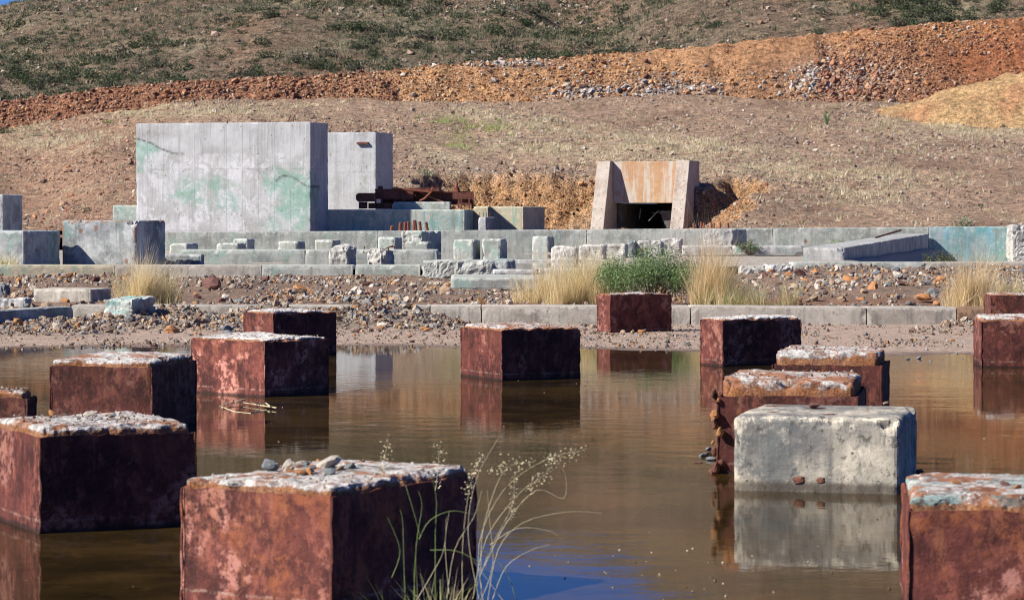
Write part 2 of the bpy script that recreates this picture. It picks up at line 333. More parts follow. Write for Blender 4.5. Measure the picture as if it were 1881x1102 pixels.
# ------------------------------------------------------------------ terrain functions (world x, y -> z)
def pxc(x, y): return CX+x/np.maximum(y, 1)*F
def yb_(px): return np.interp(px, [-600, 0, 100, 200, 300, 450, 900, 1300, 1600, 1881, 2600], [300, 236, 222, 206, 193, 186, 187, 184, 187, 195, 200])
def yc_(px): return np.interp(px, [-600, 0, 200, 300, 450, 620, 730, 960, 1250, 1500, 1700, 1881, 2600], [250, 190, 166, 156, 149, 141, 128, 112, 88, 60, 40, 22, -40])
def yr_(px): return np.interp(px, [-900, 0, 25, 60, 120, 300, 600, 900, 1150, 1400, 1881, 2600], [130, 26, 17, 2, -25, -88, -138, -160, -205, -330, -400, -440])
D0, D1 = 111.0, 160.0
def z_nat(x, y):
    px = pxc(x, y); t = np.clip((y-D0)/(D1-D0), -1, 1.3)
    zb = H+(YH-yb_(px))*D1/F; z = 1.25+(zb-1.25)*np.where(t > 0, t, t*.1)
    z = z+.26*fbm2(x*.12, y*.12, 4, 3)*np.clip(t*4, 0, 1)+.1*fbm2(x*.9, y*.7, 4, 9)*np.clip((y-108)/6, 0, 1)
    return z-.9*np.exp(-((px-60)/90)**2-((y-126)/9)**2)+.5*np.exp(-((px-170)/80)**2-((y-141)/7)**2)
def z_slope(x, y):
    z = z_nat(x, y)
    # excavation round the tunnel mouth: a floor, a loose bank, and a steeper lip
    dx = np.maximum(np.maximum(-2.4-x, (x-8.25)*.62), 0); dy = np.maximum(y-(125.9-.12*(x-4)), 0)
    d0 = np.sqrt(dx**2+dy**2); dist = d0+.5*fbm2(x*.5, y*.5, 4, 31)*np.clip(d0*2, 0, 1)
    cut = .95+1.0*dist+3.2*np.maximum(dist-2.0-.4*fbm2(x*.7, y*.7, 3, 78), 0)+.2*fbm2(x*1.3, y*1.3, 3, 77)
    cut = cut+1.5*np.exp(-((x-.1)/.8)**2-((y-123.6)/1.0)**2)+.8*np.exp(-((x+1.6)/1.0)**2-((y-122.5)/1.2)**2)  # dirt humps added to throw a shadow into the bank's left hollow
    back = 4.2+.12*(y-125.5); lx_ = (x-X_(1183, 123.2))*.94-(y-123.2)*.342; ly_ = (x-X_(1183, 123.2))*.342+(y-123.2)*.94; inp = (np.abs(lx_) < 2.2) & (ly_ > .62) & (ly_ < 4.5)
    sh = back-.25-1.25*np.maximum(np.abs(lx_)-1.95, 0)-.35*fbm2(x*1.1, y*1.1, 3, 35)*np.clip(np.abs(lx_)-1.9, 0, 1)
    cut = np.where((ly_ > .62) & (ly_ < 7) & (np.abs(lx_) < 6), np.maximum(cut, sh), cut)
    return np.minimum(z, cut)
def z_bank(x, y):
    px = pxc(x, y); zb = H+(YH-yb_(px))*D1/F; hc = (H+(YH-yc_(px))*168/F)-zb
    n = fbm2(x*.35, y*.2, 3, 21)
    t = np.clip((y-(D1+.2)+.4*n)/np.maximum(hc/.72, .5), -.2, 1)
    z = zb-.25+hc*np.clip(t, 0, 1)+.16*fbm2(x*1.1, y*1.1, 4, 23)+.25*fbm2(x*.6, y*.08, 2, 5)*np.clip(t*3, 0, 1)*(1-t)
    back = np.clip((y-177)/8, 0, 1); return z-back*1.6
def z_mount(x, y):
    px = pxc(x, y); zc = H+(YH-yc_(px))*172/F; Dr = 262+np.clip(px/1881, -.5, 1.5)*70
    zr = H+(YH-yr_(px))*Dr/F; t = (y-184)/(Dr-184)
    z = (zc-2.2)+(zr-zc+2.2)*np.where(t < 1, np.sin(np.clip(t, 0, 1)*math.pi/2*.72)/math.sin(math.pi/2*.72), 1-.45*(t-1)**2-.15*(t-1))
    w = np.clip(t*4, 0, 1)*np.clip((1.02-t)*6, .15, 1)
    gul = -1.8*np.exp(-((px-1090+ (y-200)*1.2)/95)**2)*w
    return z+w*(1.4*fbm2(x*.035, y*.035, 4, 41)+.4*fbm2(x*.22, y*.2, 4, 43))+gul
def z_low(x, y):
    """floors in front of the slope: pond shore, rubble strips, basin floors"""
    px = pxc(x, y)
    edge = np.interp(px, [-400, 0, 400, 900, 1300, 1881, 2300], [36.0, 37.3, 38.0, 37.2, 36.4, 35.2, 35])+.35*fbm2(x*.5, y*.5, 3, 51)
    shore = np.clip((y-edge)*.014, -.3, .03)+.005*fbm2(x*1.2, y*1.2, 4, 52)
    mound = .24*np.exp(-((y-43.6)/1.45)**2)*sst(120, 260, px)*(1-sst(760, 900, px))+.12*np.exp(-((y-43.6)/1.1)**2)*sst(1690, 1790, px)+.13*np.exp(-((y-42)/2.2)**2)*(1-sst(100, 240, px))
    mound = mound*(1+.5*fbm2(x*1.3, y*1.3, 4, 53))
    za = shore+mound
    t = np.clip((y-45)/18, 0, 1)
    hi = np.interp(px, [-300, 100, 420, 700, 830, 1000, 1350, 1500, 2200], [.36, .42, .36, .42, .36, .3, .45, .62, .66])
    zb = .17+(hi-.17)*t**1.2+.05*fbm2(x*.9, y*.7, 4, 55)+.13*np.exp(-((px-390)/110)**2-((y-57)/3.2)**2)*2*(.6+.4*fbm2(x, y, 3, 57))
    zb = zb+.10*np.exp(-((px-150)/130)**2-((y-57)/4)**2)+.10*np.exp(-((px-1650)/260)**2-((y-53)/5)**2)
    zc = .545+.03*fbm2(x*.25, y*.2, 3, 59)+.012*fbm2(x*2, y*2, 3, 60)+.07*sst(1060, 1180, px)-.02*sst(500, 600, px)*(1-sst(950, 1000, px))
    zc = zc-.45*sst(1570+(y-72)*5.6, 1600+(y-72)*5.6, px)*sst(64, 67, y)
    zd = 1.0+.08*fbm2(x*.5, y*.5, 3, 61)
    z = np.where(y < 44.45, za, np.where(y < 63.3, zb, np.where(y < 98.4, zc, zd)))
    return z
def gz(x, y):
    x = np.asarray(x, float); y = np.asarray(y, float)
    return np.where(y < 108, z_low(x, y), np.where(y < 160.3, z_slope(x, y), np.where(y < 184, z_bank(x, y), z_mount(x, y))))
def yimg(x, y, z): return YH+F*(H-z)/y

# colours of the ground, by place
def mixc(c, d, t): return c*(1-t[:, None])+np.array(d)[None]*t[:, None]
def col_terr(x, y, z):
    px = pxc(x, y); yi = yimg(x, y, z); n = len(x); c = np.tile(np.array([.345, .235, .165]), (n, 1))
    nA = fbm2(x*.25, y*.25, 4, 71); nB = fbm2(x*1.4, y*1.4, 4, 72); nC = fbm2(x*.06, y*.06, 3, 73)
    lo = y < 108; sl = (y >= 108) & (y < 160.3); bk = (y >= 160.3) & (y < 184); mo = y >= 184
    # near ground
    c = np.where(lo[:, None], np.array([.21, .145, .105]), c)
    mud = ((y < 44.45)*(1.0)); c = np.where((mud > 0)[:, None], np.array([.38, .285, .225]), c)
    c = mixc(c, (.1, .07, .06), np.where(mud > 0, np.clip(1-(z-.0)/.011, 0, 1)*.85, 0))
    rub = (mud > 0)*np.clip((z-.05)*12, 0, 1); c = mixc(c, (.22, .18, .15), rub)
    c = mixc(c, (.2, .1, .055), np.where((y > 44.45) & (y < 50), .6, 0)*np.clip(nA+.5, 0, 1))
    c = mixc(c, (.42, .385, .33), np.where((y > 63.3) & (y < 98.4), .8, 0))
    # dry slope
    c = mixc(c, (.2, .125, .085), sl*np.clip(nA*.9+.05, 0, 1)*.75); c = mixc(c, (.38, .31, .22), sl*np.clip(nB*.9-.1, 0, 1)*.6)
    c = mixc(c, (.34, .2, .13), sl*(1-sst(150, 480, px))*.55)
    g = sl*np.clip(grass_w(px, yi)*.8, 0, 1)*np.clip(.8+nB, 0, 1); c = mixc(c, (.46, .38, .26), g*.75)
    cut = sl*sst(790, 860, px)*(1-sst(1390, 1430, px))*(z < 4.9)*(yi > 286)*(yi < 424)*(y < 133)
    cut = cut*np.clip(1-np.abs(z-(z))*.0, 0, 1)*np.clip((.95+1.15*14-z), 0, 1)
    cc = 1-sst(.0, .2, z_nat_gap(x, y))
    c = mixc(c, (.4, .23, .11), cut*(1-cc)*.9)
    # waste bank
    if bk.any() or mo.any():
        rok = np.clip(fbm2(x*.15+7, y*.1, 4, 74)*1.3, 0, 1)
        c = mixc(c, (.23, .115, .08), mo*rok*0)
        ora = np.stack([np.interp(px, [0, 500, 760, 1300, 1881], [.26, .29, .43, .43, .36]), np.interp(px, [0, 500, 760, 1300, 1881], [.125, .145, .25, .24, .165]), np.interp(px, [0, 500, 760, 1300, 1881], [.075, .085, .13, .125, .08])], 1)
        c = np.where(bk[:, None], ora, c)
        c = mixc(c, (.22, .1, .055), bk*np.clip(nB*.7+.1, 0, 1)*.5)
        red = bk*sst(1640, 1800, px)*np.exp(-((yi-yc_(px)-75)/45)**2); c = mixc(c, (.32, .12, .055), red*.9)
        c = mixc(c, (.25, .22, .2), bk*grey_w(px, yi)*.7)
    c = np.where(mo[:, None], np.array([.19, .14, .098]), c)
    c = mixc(c, (.3, .245, .165), mo*np.clip(nA*.8+nC*.5, 0, 1)*.8); c = mixc(c, (.17, .1, .075), mo*np.clip(-nA*.7+nB*.3, 0, 1)*.8); c = mixc(c, (.25, .13, .09), mo*np.clip(fbm2(x*.15+7, y*.1, 4, 74)*1.3, 0, 1)*.6)
    c = mixc(c, (.2, .2, .12), mo*np.clip(shrub_w(px, yi)*.4, 0, 1)*.45)
    return c
def z_nat_gap(x, y): return np.where((y > 108) & (y < 134), z_nat(x, y)-z_slope(x, y), 0)
def gsp(px, y, a, b, sx, sy): return np.exp(-((px-a)/sx)**2-((y-b)/sy)**2)
def grass_w(px, y):
    band = np.exp(-((y-(218+(px-780)*.075+14*np.sin(px*.006)))/14)**2)*sst(770, 860, px)*(1-sst(1300, 1500, px))
    band2 = np.exp(-((y-(262+(px-860)*.085))/16)**2)*sst(850, 930, px)*(1-sst(1420, 1700, px))*1.3
    left = gsp(px, y, 90, 262, 110, 16)+gsp(px, y, 60, 235, 80, 14)*.6+gsp(px, y, 260, 206, 140, 13)
    return band+band2+left+gsp(px, y, 820, 290, 60, 32)+gsp(px, y, 1750, 235, 160, 30)*.9+gsp(px, y, 1600, 340, 90, 40)*.7+gsp(px, y, 400, 200, 200, 10)*.6+.1
def grey_w(px, y):
    return np.clip(gsp(px, y, 1550, 148, 100, 38)*1.3+gsp(px, y, 1230, 168, 90, 24)*.9+gsp(px, y, 1060, 172, 60, 14)+gsp(px, y, 940, 118, 80, 6)*1.2, 0, 1)
def shrub_w(px, y):
    return (.5+gsp(px, y, 1060, 70, 100, 50)*1.5+gsp(px, y, 800, 55, 180, 45)*1.0+gsp(px, y, 620, 30, 160, 50)+gsp(px, y, 480, 75, 90, 40)*.6+gsp(px, y, 1700, 22, 160, 22)*2+gsp(px, y, 60, 60, 90, 50)*.7+gsp(px, y, 80, 130, 100, 30)*.4)

def terrain(name, zf, ya, yb, rows, cols, mat, pa=-260, pb=2140, power=1.0, sides=(-2600, 4600), **kw):
    pc = np.concatenate([np.linspace(sides[0], pa, 30)[:-1], np.linspace(pa, pb, cols), np.linspace(pb, sides[1], 30)[1:]])
    ys = ya+(yb-ya)*np.linspace(0, 1, rows)**power if np.isscalar(rows) else rows
    PX, Y = np.meshgrid(pc, ys); X = (PX-CX)*Y/F; Z = zf(X, Y)
    V = np.stack([X.ravel(), Y.ravel(), Z.ravel()], 1); nc, nr = len(pc), len(ys)
    i = np.arange(nr*nc).reshape(nr, nc); Q = np.stack([i[:-1, :-1].ravel(), i[:-1, 1:].ravel(), i[1:, 1:].ravel(), i[1:, :-1].ravel()], 1)
    if name == 'hillside':                       # the tunnel mouth is an opening in the slope
        ca, sa = math.cos(math.radians(20)), math.sin(math.radians(20)); c3 = V[Q]; dx, dy = c3[..., 0]-X_(1183, 123.2), c3[..., 1]-123.2
        lx, ly = dx*ca-dy*sa, dx*sa+dy*ca; Q = Q[~((np.abs(lx) < 2.0).all(1) & (ly > -.1).all(1) & (ly < 1.5).any(1) & (c3[..., 2] > 1.05).any(1))]
    me = mesh_np(name, V, Q, mat, {'col': ('FLOAT_COLOR', col_terr(V[:, 0], V[:, 1], V[:, 2]))}, True)
    return obj(name, me, kind='structure', **kw)
# the great sheet everything stands on, and the pond bed
bm = np.array([(-3000, -400, -.6), (3000, -400, -.6), (3000, 4000, -.6), (-3000, 4000, -.6)])
obj('ground', mesh_np('ground', bm, [(0, 1, 2, 3)], M['bottom']), kind='structure')
terrain('shore', z_low, 33, 44.449, 150, 620, M['ground'])
terrain('rubble_floor', z_low, 44.46, 63.299, 130, 620, M['ground'])
terrain('basin_floor', z_low, 63.31, 98.39, 60, 400, M['ground'])
terrain('bench_ground', z_low, 98.41, 108, 10, 200, M['ground'])
terrain('hillside', z_slope, 107.9, 160.4, 230, 760, M['slope'])
terrain('waste_bank', z_bank, 160.1, 185, 90, 760, M['slope'])
terrain('mountain', z_mount, 183, 480, 260, 560, M['mount'], power=1.35)
def sheet(name, x0, x1, y0, y1, z, m):
    return obj(name, mesh_np(name, [(x0, y0, z), (x1, y0, z), (x1, y1, z), (x0, y1, z)], [(0, 1, 2, 3)], m), kind='structure')
sheet('pond_water', -60, 60, -30, 42.5, 0, M['water'])
sheet('basin_water', X_(300, 64), X_(1075, 97), 63.4, 97.9, .552, M['water2'])

# ------------------------------------------------------------------ stones
def icos(sub):
    import bmesh
    b = bmesh.new(); bmesh.ops.create_icosphere(b, subdivisions=sub, radius=1); b.verts.ensure_lookup_table()
    V = np.array([v.co[:] for v in b.verts]); Fc = np.array([[v.index for v in f.verts] for f in b.faces]); b.free(); return V, Fc
I1, I2 = icos(1), icos(2)
OC = (np.array([(1, 0, 0), (-1, 0, 0), (0, 1, 0), (0, -1, 0), (0, 0, 1), (0, 0, -1)], float), np.array([(0, 2, 4), (2, 1, 4), (1, 3, 4), (3, 0, 4), (2, 0, 5), (1, 2, 5), (3, 1, 5), (0, 3, 5)]))
def rockv(base, seed, planes=11):
    r = np.random.default_rng(seed); V, Fc = base; V = V/np.linalg.norm(V, axis=1, keepdims=True)
    P = r.normal(size=(planes, 3)); P /= np.linalg.norm(P, axis=1, keepdims=True); d = r.uniform(.5, .9, planes)
    dt = V@P.T; rad = np.where(dt > .05, d[None]/np.maximum(dt, .05), 9).min(1); rad = np.minimum(rad, 1.15)
    return V*rad[:, None]*r.uniform(.92, 1.06, (len(V), 1))*r.uniform([.8, .75, .5], [1.2, 1.1, .8]), Fc
RV1 = [rockv(I1, 100+i) for i in range(10)]; RV2 = [rockv(I2, 200+i, 13) for i in range(10)]
RV0 = [(OC[0]*np.random.default_rng(i).uniform(.6, 1.2, (6, 1)), OC[1]) for i in range(8)]
def rotm(n, flat=.5):
    a = rng.uniform(0, 6.283, n); b = rng.normal(0, flat, n); c = rng.normal(0, flat, n)
    ca, sa, cb, sb, cc, s2 = np.cos(a), np.sin(a), np.cos(b), np.sin(b), np.cos(c), np.sin(c); o, z = np.ones(n), np.zeros(n)
    Rz = np.stack([ca, -sa, z, sa, ca, z, z, z, o], 1).reshape(n, 3, 3); Rx = np.stack([o, z, z, z, cb, -sb, z, sb, cb], 1).reshape(n, 3, 3)
    Ry = np.stack([cc, z, s2, z, o, z, -s2, z, cc], 1).reshape(n, 3, 3); return Rz@Rx@Ry
def merged(name, variants, pos, size, cols, mat, flat=.5, **kw):
    n = len(pos); which = rng.integers(0, len(variants), n); Rm = rotm(n, flat); Vs, Fs, Cs = [], [], []; off = 0
    for k, (V, Fc) in enumerate(variants):
        ii = np.nonzero(which == k)[0]
        if not len(ii): continue
        P = np.einsum('nij,vj->nvi', Rm[ii], V)*size[ii][:, None, None]+pos[ii][:, None]
        m = len(V); Fs.append((Fc[None]+(np.arange(len(ii))*m)[:, None, None]+off).reshape(-1, Fc.shape[1])); Vs.append(P.reshape(-1, 3))
        Cs.append(np.repeat(cols[ii], m, 0)); off += m*len(ii)
    me = mesh_np(name, np.concatenate(Vs), np.concatenate(Fs), mat, {'col': ('FLOAT_COLOR', np.concatenate(Cs))})
    return obj(name, me, kind='stuff', **kw)
PAL = np.array([(.34, .25, .17), (.27, .19, .13), (.4, .32, .23), (.33, .17, .09), (.22, .15, .115), (.3, .3, .29), (.46, .42, .36), (.2, .11, .085)])
PALO = np.array([(.44, .25, .12), (.38, .19, .08), (.48, .31, .17), (.3, .14, .07), (.25, .12, .07), (.42, .36, .29)])
PALR = np.array([(.27, .13, .08), (.33, .17, .1), (.21, .1, .065), (.36, .24, .16), (.17, .085, .06)])
PALG = np.array([(.38, .35, .33), (.46, .43, .4), (.26, .25, .25), (.4, .3, .24), (.5, .47, .44), (.3, .22, .18)])
def pick(p, n): return p[rng.integers(0, len(p), n)]*rng.uniform(.75, 1.2, (n, 1))
def scatter(n, ya, yb, dens=None, pa=-130, pb=2010):
    """points uniform over the ground area between two distances, thinned by dens(px, yimg, x, y)"""
    y = np.sqrt(rng.uniform(ya**2, yb**2, n)); px = rng.uniform(pa, pb, n); x = (px-CX)*y/F; z = gz(x, y)
    if dens is not None:
        k = rng.uniform(0, 1, n) < dens(px, yimg(x, y, z), x, y); x, y, z, px = x[k], y[k], z[k], px[k]
    return x, y, z, px
def scol(x, y, z, px, f=None):
    c = pick(PAL, len(x)); yi = yimg(x, y, z)
    return c
# hillside stones
def pl_(x, z): a = math.radians(20); dx, dy = x-X_(1183, 123.2), z-123.2; return dx*math.cos(a)-dy*math.sin(a), dx*math.sin(a)+dy*math.cos(a)
PALS = np.array([(.32, .235, .17), (.24, .17, .125), (.38, .3, .225), (.29, .19, .13), (.19, .135, .105), (.33, .29, .25), (.44, .38, .31), (.17, .11, .09)])
x, y, z, px = scatter(62000, 110, 160, lambda p, v, x, y: np.clip(.4+.55*fbm2(x*.2, y*.2, 3, 81), .1, 1))
s = .018+.05*rng.exponential(.55, len(x)); s = np.minimum(s, .24)
c = pick(PALS, len(x)); gap = z_nat_gap(x, y); k = gap > .2; c[k] = pick(PALO, k.sum()); k = (px < 330) & (rng.uniform(size=len(px)) < .4); c[k] = pick(PALR, k.sum())*1.3
bigk = s > .06
merged('hillside_stones', RV1, np.stack([x, y, z+s*.2], 1)[bigk], s[bigk], c[bigk], M['stone'], label='loose brown and tan stones strewn over the dry hillside', cat='stones')
merged('hillside_gravel', RV0, np.stack([x, y, z+s*.2], 1)[~bigk], s[~bigk], c[~bigk], M['stone'], label='small stone litter covering the dry hillside', cat='stones')
x, y, z, px = scatter(110000, 112, 133, lambda p, v, x, y: (z_nat_gap(x, y) > .1)*.5*((np.abs(pl_(x, y)[0]) > 2.2)|(pl_(x, y)[1] < -1.5)), 780, 1430)
s = .018+.036*rng.exponential(.6, len(x)); s = np.minimum(s, .17)
merged('excavation_stones', RV1, np.stack([x, y, z+s*.1], 1), s, pick(PALO, len(x))*.86, M['stone'], label='orange broken rock on the cut banks beside the tunnel mouth', cat='stones')
# waste bank stones
x, y, z, px = scatter(105000, 160.2, 171, lambda p, v, x, y: np.clip(.16+.5*fbm2(x*.22, y*.22, 4, 83)+grey_w(p, v)*.7+(p < 700)*.3+.45*sst(1420, 1600, p)*sst(-5, 25, v-yc_(p))+.45*sst(60, 15, np.abs(v-yb_(p)+20)), .05, 1)*((v > yc_(p)-6)))
yi = yimg(x, y, z); s = .025+.055*rng.exponential(.6, len(x)); s = np.minimum(s*np.where(grey_w(px, yi) > .4, 1.45, 1)*np.where((px < 600), 1.25, 1), .3)
c = pick(PALO, len(x)); k = (px < 740) & (rng.uniform(size=len(px)) < .85); c[k] = pick(PALR, k.sum()); k = rng.uniform(size=len(px)) < grey_w(px, yi)*.85; c[k] = pick(PALG, k.sum())
k = (px > 1500) & (yi > yc_(px)+35) & (rng.uniform(size=len(px)) < .8); c[k] = pick(PALR, k.sum())*1.1
merged('waste_bank_stones', RV1, np.stack([x, y, z+s*.25], 1), s, c, M['stone'], label='tumbled orange and grey waste rock covering the long bank', cat='stones')
x, y, z, px = scatter(60000, 184, 330, lambda p, v, x, y: np.clip(.3+.9*fbm2(x*.08, y*.08, 4, 85), .04, 1)*(v > -15), -60, 1940)
s = .05+.11*rng.exponential(.5, len(x)); s = np.minimum(s, .5)
merged('mountain_stones', RV0, np.stack([x, y, z+s*.15], 1), s, pick(PALS, len(x))*rng.uniform(.7, 1.1, (len(x), 1)), M['stone'], label='scattered boulders and outcrops on the scrubby mountainside', cat='stones')
# yellow spoil heap at the right, in front of the bank
def heap():
    nu, nv = 110, 46; u = np.linspace(-1, 1, nu); v = np.linspace(-1, 1, nv); U, Vv = np.meshgrid(u, v)
    cx, cy = X_(2010, 154), 154.5; X = cx+U*12.5; Y = cy+Vv*6.5
    r = np.sqrt(U**2+(Vv)**2); h = np.clip(1-r, -.08, 1)**1.0 if False else np.clip((1-r), -.1, 1)
    h = 3.5*h+.22*fbm2(X*.6, Y*.6, 4, 91)*np.clip(h*5, 0, 1)+.07*fbm2(X*3, Y*3, 3, 92)
    Z = gz(X, Y)*1+h-.05
    i = np.arange(nu*nv).reshape(nv, nu); Q = np.stack([i[:-1, :-1].ravel(), i[:-1, 1:].ravel(), i[1:, 1:].ravel(), i[1:, :-1].ravel()], 1)
    V = np.stack([X.ravel(), Y.ravel(), Z.ravel()], 1); c = np.tile(np.array([.46, .3, .15]), (len(V), 1))
    t = sst(.05, .5, fbm2(V[:, 0]*.4, V[:, 1]*.4, 4, 93)); c = mixc(c, (.42, .2, .11), t*.6)
    obj('spoil_heap', mesh_np('spoil_heap', V, Q, M['slope'], {'col': ('FLOAT_COLOR', c)}, True), label='smooth yellow spoil heap at the foot of the bank on the right', cat='spoil heap')
heap()

# near ground: gravel mass (uncountable) and single stones
def dens_near(p, v, x, y):
    a = np.where(y < 44.45, np.clip((gz(x, y)-.035)*9, .14, 1)*np.where((p > 900) & (p < 1650), .5, 1), 1)
    return np.clip(a*(.35+.5*fbm2(x*.7, y*.7, 3, 87)), 0, 1)*np.where((y > 44.4) & (y < 44.5+.9), 0, 1)*((gz(x, y) > -.01))*(y < 62.9)*((y > 44.6)+np.where(y < 44.0, 1, 0))
x, y, z, px = scatter(52000, 35.2, 62.9, dens_near)
s = .008+.03*rng.exponential(.5, len(x)); s = np.minimum(s, .07)
PALN = np.array([(.32, .25, .18), (.24, .17, .13), (.38, .32, .25), (.4, .22, .1), (.19, .14, .11), (.24, .23, .22), (.42, .37, .31), (.2, .12, .09), (.18, .17, .16), (.28, .21, .155)])
merged('gravel', RV1[:6], np.stack([x, y, z+s*.2], 1), s, pick(PALN, len(x)), M['stone'], label='mixed grey, tan and rusty gravel on the strips beside the pond', cat='gravel')
x, y, z, px = scatter(9000, 45.5, 62.9, dens_near)
s = np.minimum(.035+.04*rng.exponential(.6, len(x)), .11)
merged('rubble', RV1, np.stack([x, y, z+s*.25], 1), s, pick(PALN, len(x)), M['stone'], label='broken rubble spread between the two low concrete walls', cat='rubble')
ROCKM = {}
def rockmesh(k, m):
    key = (k, m)
    if key not in ROCKM: ROCKM[key] = mesh_np('stone', RV2[k][0], RV2[k][1], M[m])
    return ROCKM[key]
def stone(x, y, s, m, label, group=None, z=None, k=None, sq=(1, 1, 1), up=.35):
    k = R.randrange(10) if k is None else k
    o = bpy.data.objects.new('stone', rockmesh(k, m)); zz = float(gz(x, y)) if z is None else z
    o.location = (x, y, zz+s*up*.8); o.scale = (s*sq[0], s*sq[1], s*sq[2]); o.rotation_euler = (R.gauss(0, .3), R.gauss(0, .3), R.uniform(0, 6.28))
    return link(o, None, label, 'stone', group)
def stone_px(p, yb, wpx, m, label, zg=None, **kw):
    """a stone whose foot is seen at column p, row yb"""
    D = 50.0
    for _ in range(30):
        zz = float(gz(X_(p, D), D)) if zg is None else zg; D = .5*D+.5*(F*(H-zz)/(yb-YH))
    s = wpx/2*D/F; return stone(X_(p, D), D, s*1.1, m, label, z=zz, **kw)
big = [(550, 536, 34, 'r_or', 'orange angular boulder with a lit flat face, left of centre between the low walls'),
 (393, 531, 38, 'r_red', 'dark purple-red flat stone near the top of the left rubble mound'),
 (315, 611, 36, 'r_or', 'big buff-orange stone on the shore left of the rear rusty block'),
 (655, 537, 30, 'r_pale', 'knobbly pale boulder half sunk in dark gravel, between the low walls'),
 (172, 517, 26, 'r_red', 'dark brown pointed rock just under the second wall at the left'),
 (28, 537, 22, 'r_tan', 'rounded tan stone left of the flat concrete block'),
 (672, 602, 24, 'r_or', 'ochre block-shaped stone in the gravel behind the pond, right of the rear rusty block'),
 (730, 600, 16, 'r_tan', 'brown wedge stone beside the dark gravel heap on the shore'),
 (700, 604, 14, 'r_or', 'small orange cube-like stone on the shore gravel'),
 (785, 608, 16, 'r_or', 'flat reddish stone at the tip of the dark gravel heap'),
 (722, 585, 14, 'r_pale', 'white stone at the top of the shore gravel'),
 (393, 597, 22, 'r_tan', 'upright brownish stone on the shore by the left twin of the rear rusty block'),
 (415, 607, 26, 'r_grey', 'flat blue-grey stone on the shore left of the rear rusty block'),
 (388, 580, 20, 'r_or', 'thin yellow-orange stone leaning on the low wall'),
 (128, 578, 14, 'r_or', 'orange stone where the left kerb meets the long low wall'),
 (133, 594, 20, 'r_tan', 'pinkish block stone in front of the left kerb'),
 (817, 538, 26, 'r_tan', 'brown stone leaning on the corner of the flat slab'),
 (824, 541, 16, 'r_pale', 'pale green-grey stone at the slab corner'),
 (1015, 541, 24, 'r_or', 'orange-brown stone under the dry grass clump'),
 (1470, 506, 24, 'r_red', 'dark pinkish stone against the second wall, right of the bush'),
 (1556, 516, 28, 'r_or', 'broad buff stone on the right rubble slope'),
 (1611, 502, 16, 'r_pale', 'tall pointed pale stone standing up by the second wall'),
 (1650, 510, 28, 'r_pale', 'cream block stone near the top of the right rubble slope'),
 (1604, 531, 26, 'r_or', 'flat orange stone halfway down the right rubble slope'),
 (1628, 526, 12, 'r_pale', 'white upright stone among the right rubble'),
 (1655, 524, 20, 'r_red', 'rounded pink-brown stone among the right rubble'),
 (1588, 558, 20, 'r_grey', 'blue-grey boulder just behind the front low wall at the right'),
 (1570, 562, 14, 'r_grey', 'dark grey stone leaning beside the blue-grey boulder'),
 (1700, 552, 30, 'r_or', 'large yellow-orange stone just behind the front low wall'),
 (1720, 560, 20, 'r_or', 'golden stone at the back of the front low wall by the dry grass'),
 (1730, 517, 28, 'r_or', 'orange slab stone left of the right-hand grass clump'),
 (1712, 540, 20, 'r_grey', 'greenish grey rock right of the rubble slope middle'),
 (1715, 504, 10, 'r_or', 'small orange stone against the second wall near the right grass'),
 (1745, 530, 16, 'r_red', 'reddish rock at the left foot of the right grass clump'),
 (1812, 512, 22, 'r_pale', 'cream stone behind the right grass clump'),
 (1835, 523, 16, 'r_or', 'yellow stone left of the far right corner scrub'),
 (1145, 611, 12, 'r_tan', 'small tan stone at the foot of the rusty block on the shore'),
 (1178, 612, 16, 'r_or', 'orange stone at the foot of the rusty block on the shore'),
 (1200, 609, 12, 'r_red', 'red-brown stone at the foot of the rusty block on the shore'),
 (1036, 592, 10, 'r_or', 'small orange stone against the low wall behind the centre block'),
 (960, 594, 16, 'r_grey', 'dark grey lump against the low wall behind the centre block'),
 (1092, 602, 16, 'r_tan', 'brown stone left of the rusty block on the shore'),
 (1790, 592, 18, 'r_grey', 'dark round stone against the brown end of the low wall')]
for p, yb, w, m, lb in big: stone_px(p, yb, w, m, lb)
for (zn, lab, grp, cnt, ya, yb, pa, pb, lo, hi) in (
  ('a', ('stone', 'the gravel shore before the front wall'), 'the pond shore', 70, 40.4, 43.8, 60, 900, .03, .085),
  ('b', ('stone', 'the left rubble strip'), 'the left rubble strip', 95, 46, 62.3, 0, 800, .05, .14),
  ('c', ('stone', 'the right rubble slope'), 'the right rubble slope', 95, 46, 62, 1380, 1860, .05, .14)):
    k = 0
    while k < cnt:
        p = R.uniform(pa, pb); D = math.sqrt(R.uniform(ya**2, yb**2))
        if zn == 'a' and float(gz(X_(p, D), D)) < .09: 
            if R.random() < .3: continue
        mk = R.choice(['r_tan', 'r_tan', 'r_or', 'r_grey', 'r_pale', 'r_red']); wd = {'r_tan': 'tan', 'r_or': 'orange', 'r_grey': 'grey', 'r_pale': 'pale', 'r_red': 'dark red'}[mk]; sz_ = R.uniform(lo, hi)*R.uniform(.7, 1)
        wh = 'larger' if sz_ > lo+(hi-lo)*.4 else 'smaller'; third = ('left', 'middle', 'right')[min(2, int((p-pa)/(pb-pa)*3))]
        stone(X_(p, D), D, sz_, mk, f'{wh} {wd} {lab[0]}, {third} third of {lab[1]}', f'{wh} {wd} stones, {third} third of {grp}'); k += 1
for (p, y, w) in ((1668, 660, 10), (1687, 659, 14), (1709, 664, 8), (1757, 650, 10), (1768, 659, 6), (1740, 655, 6)):
    D = F*H/(y-YH); stone(X_(p, D), D, w/2*D/F, 'r_grey', 'small dark stone poking out of the shallow water near the right shore', 'stones poking out of the shallows', z=-.005, sq=(1, 1, .8))

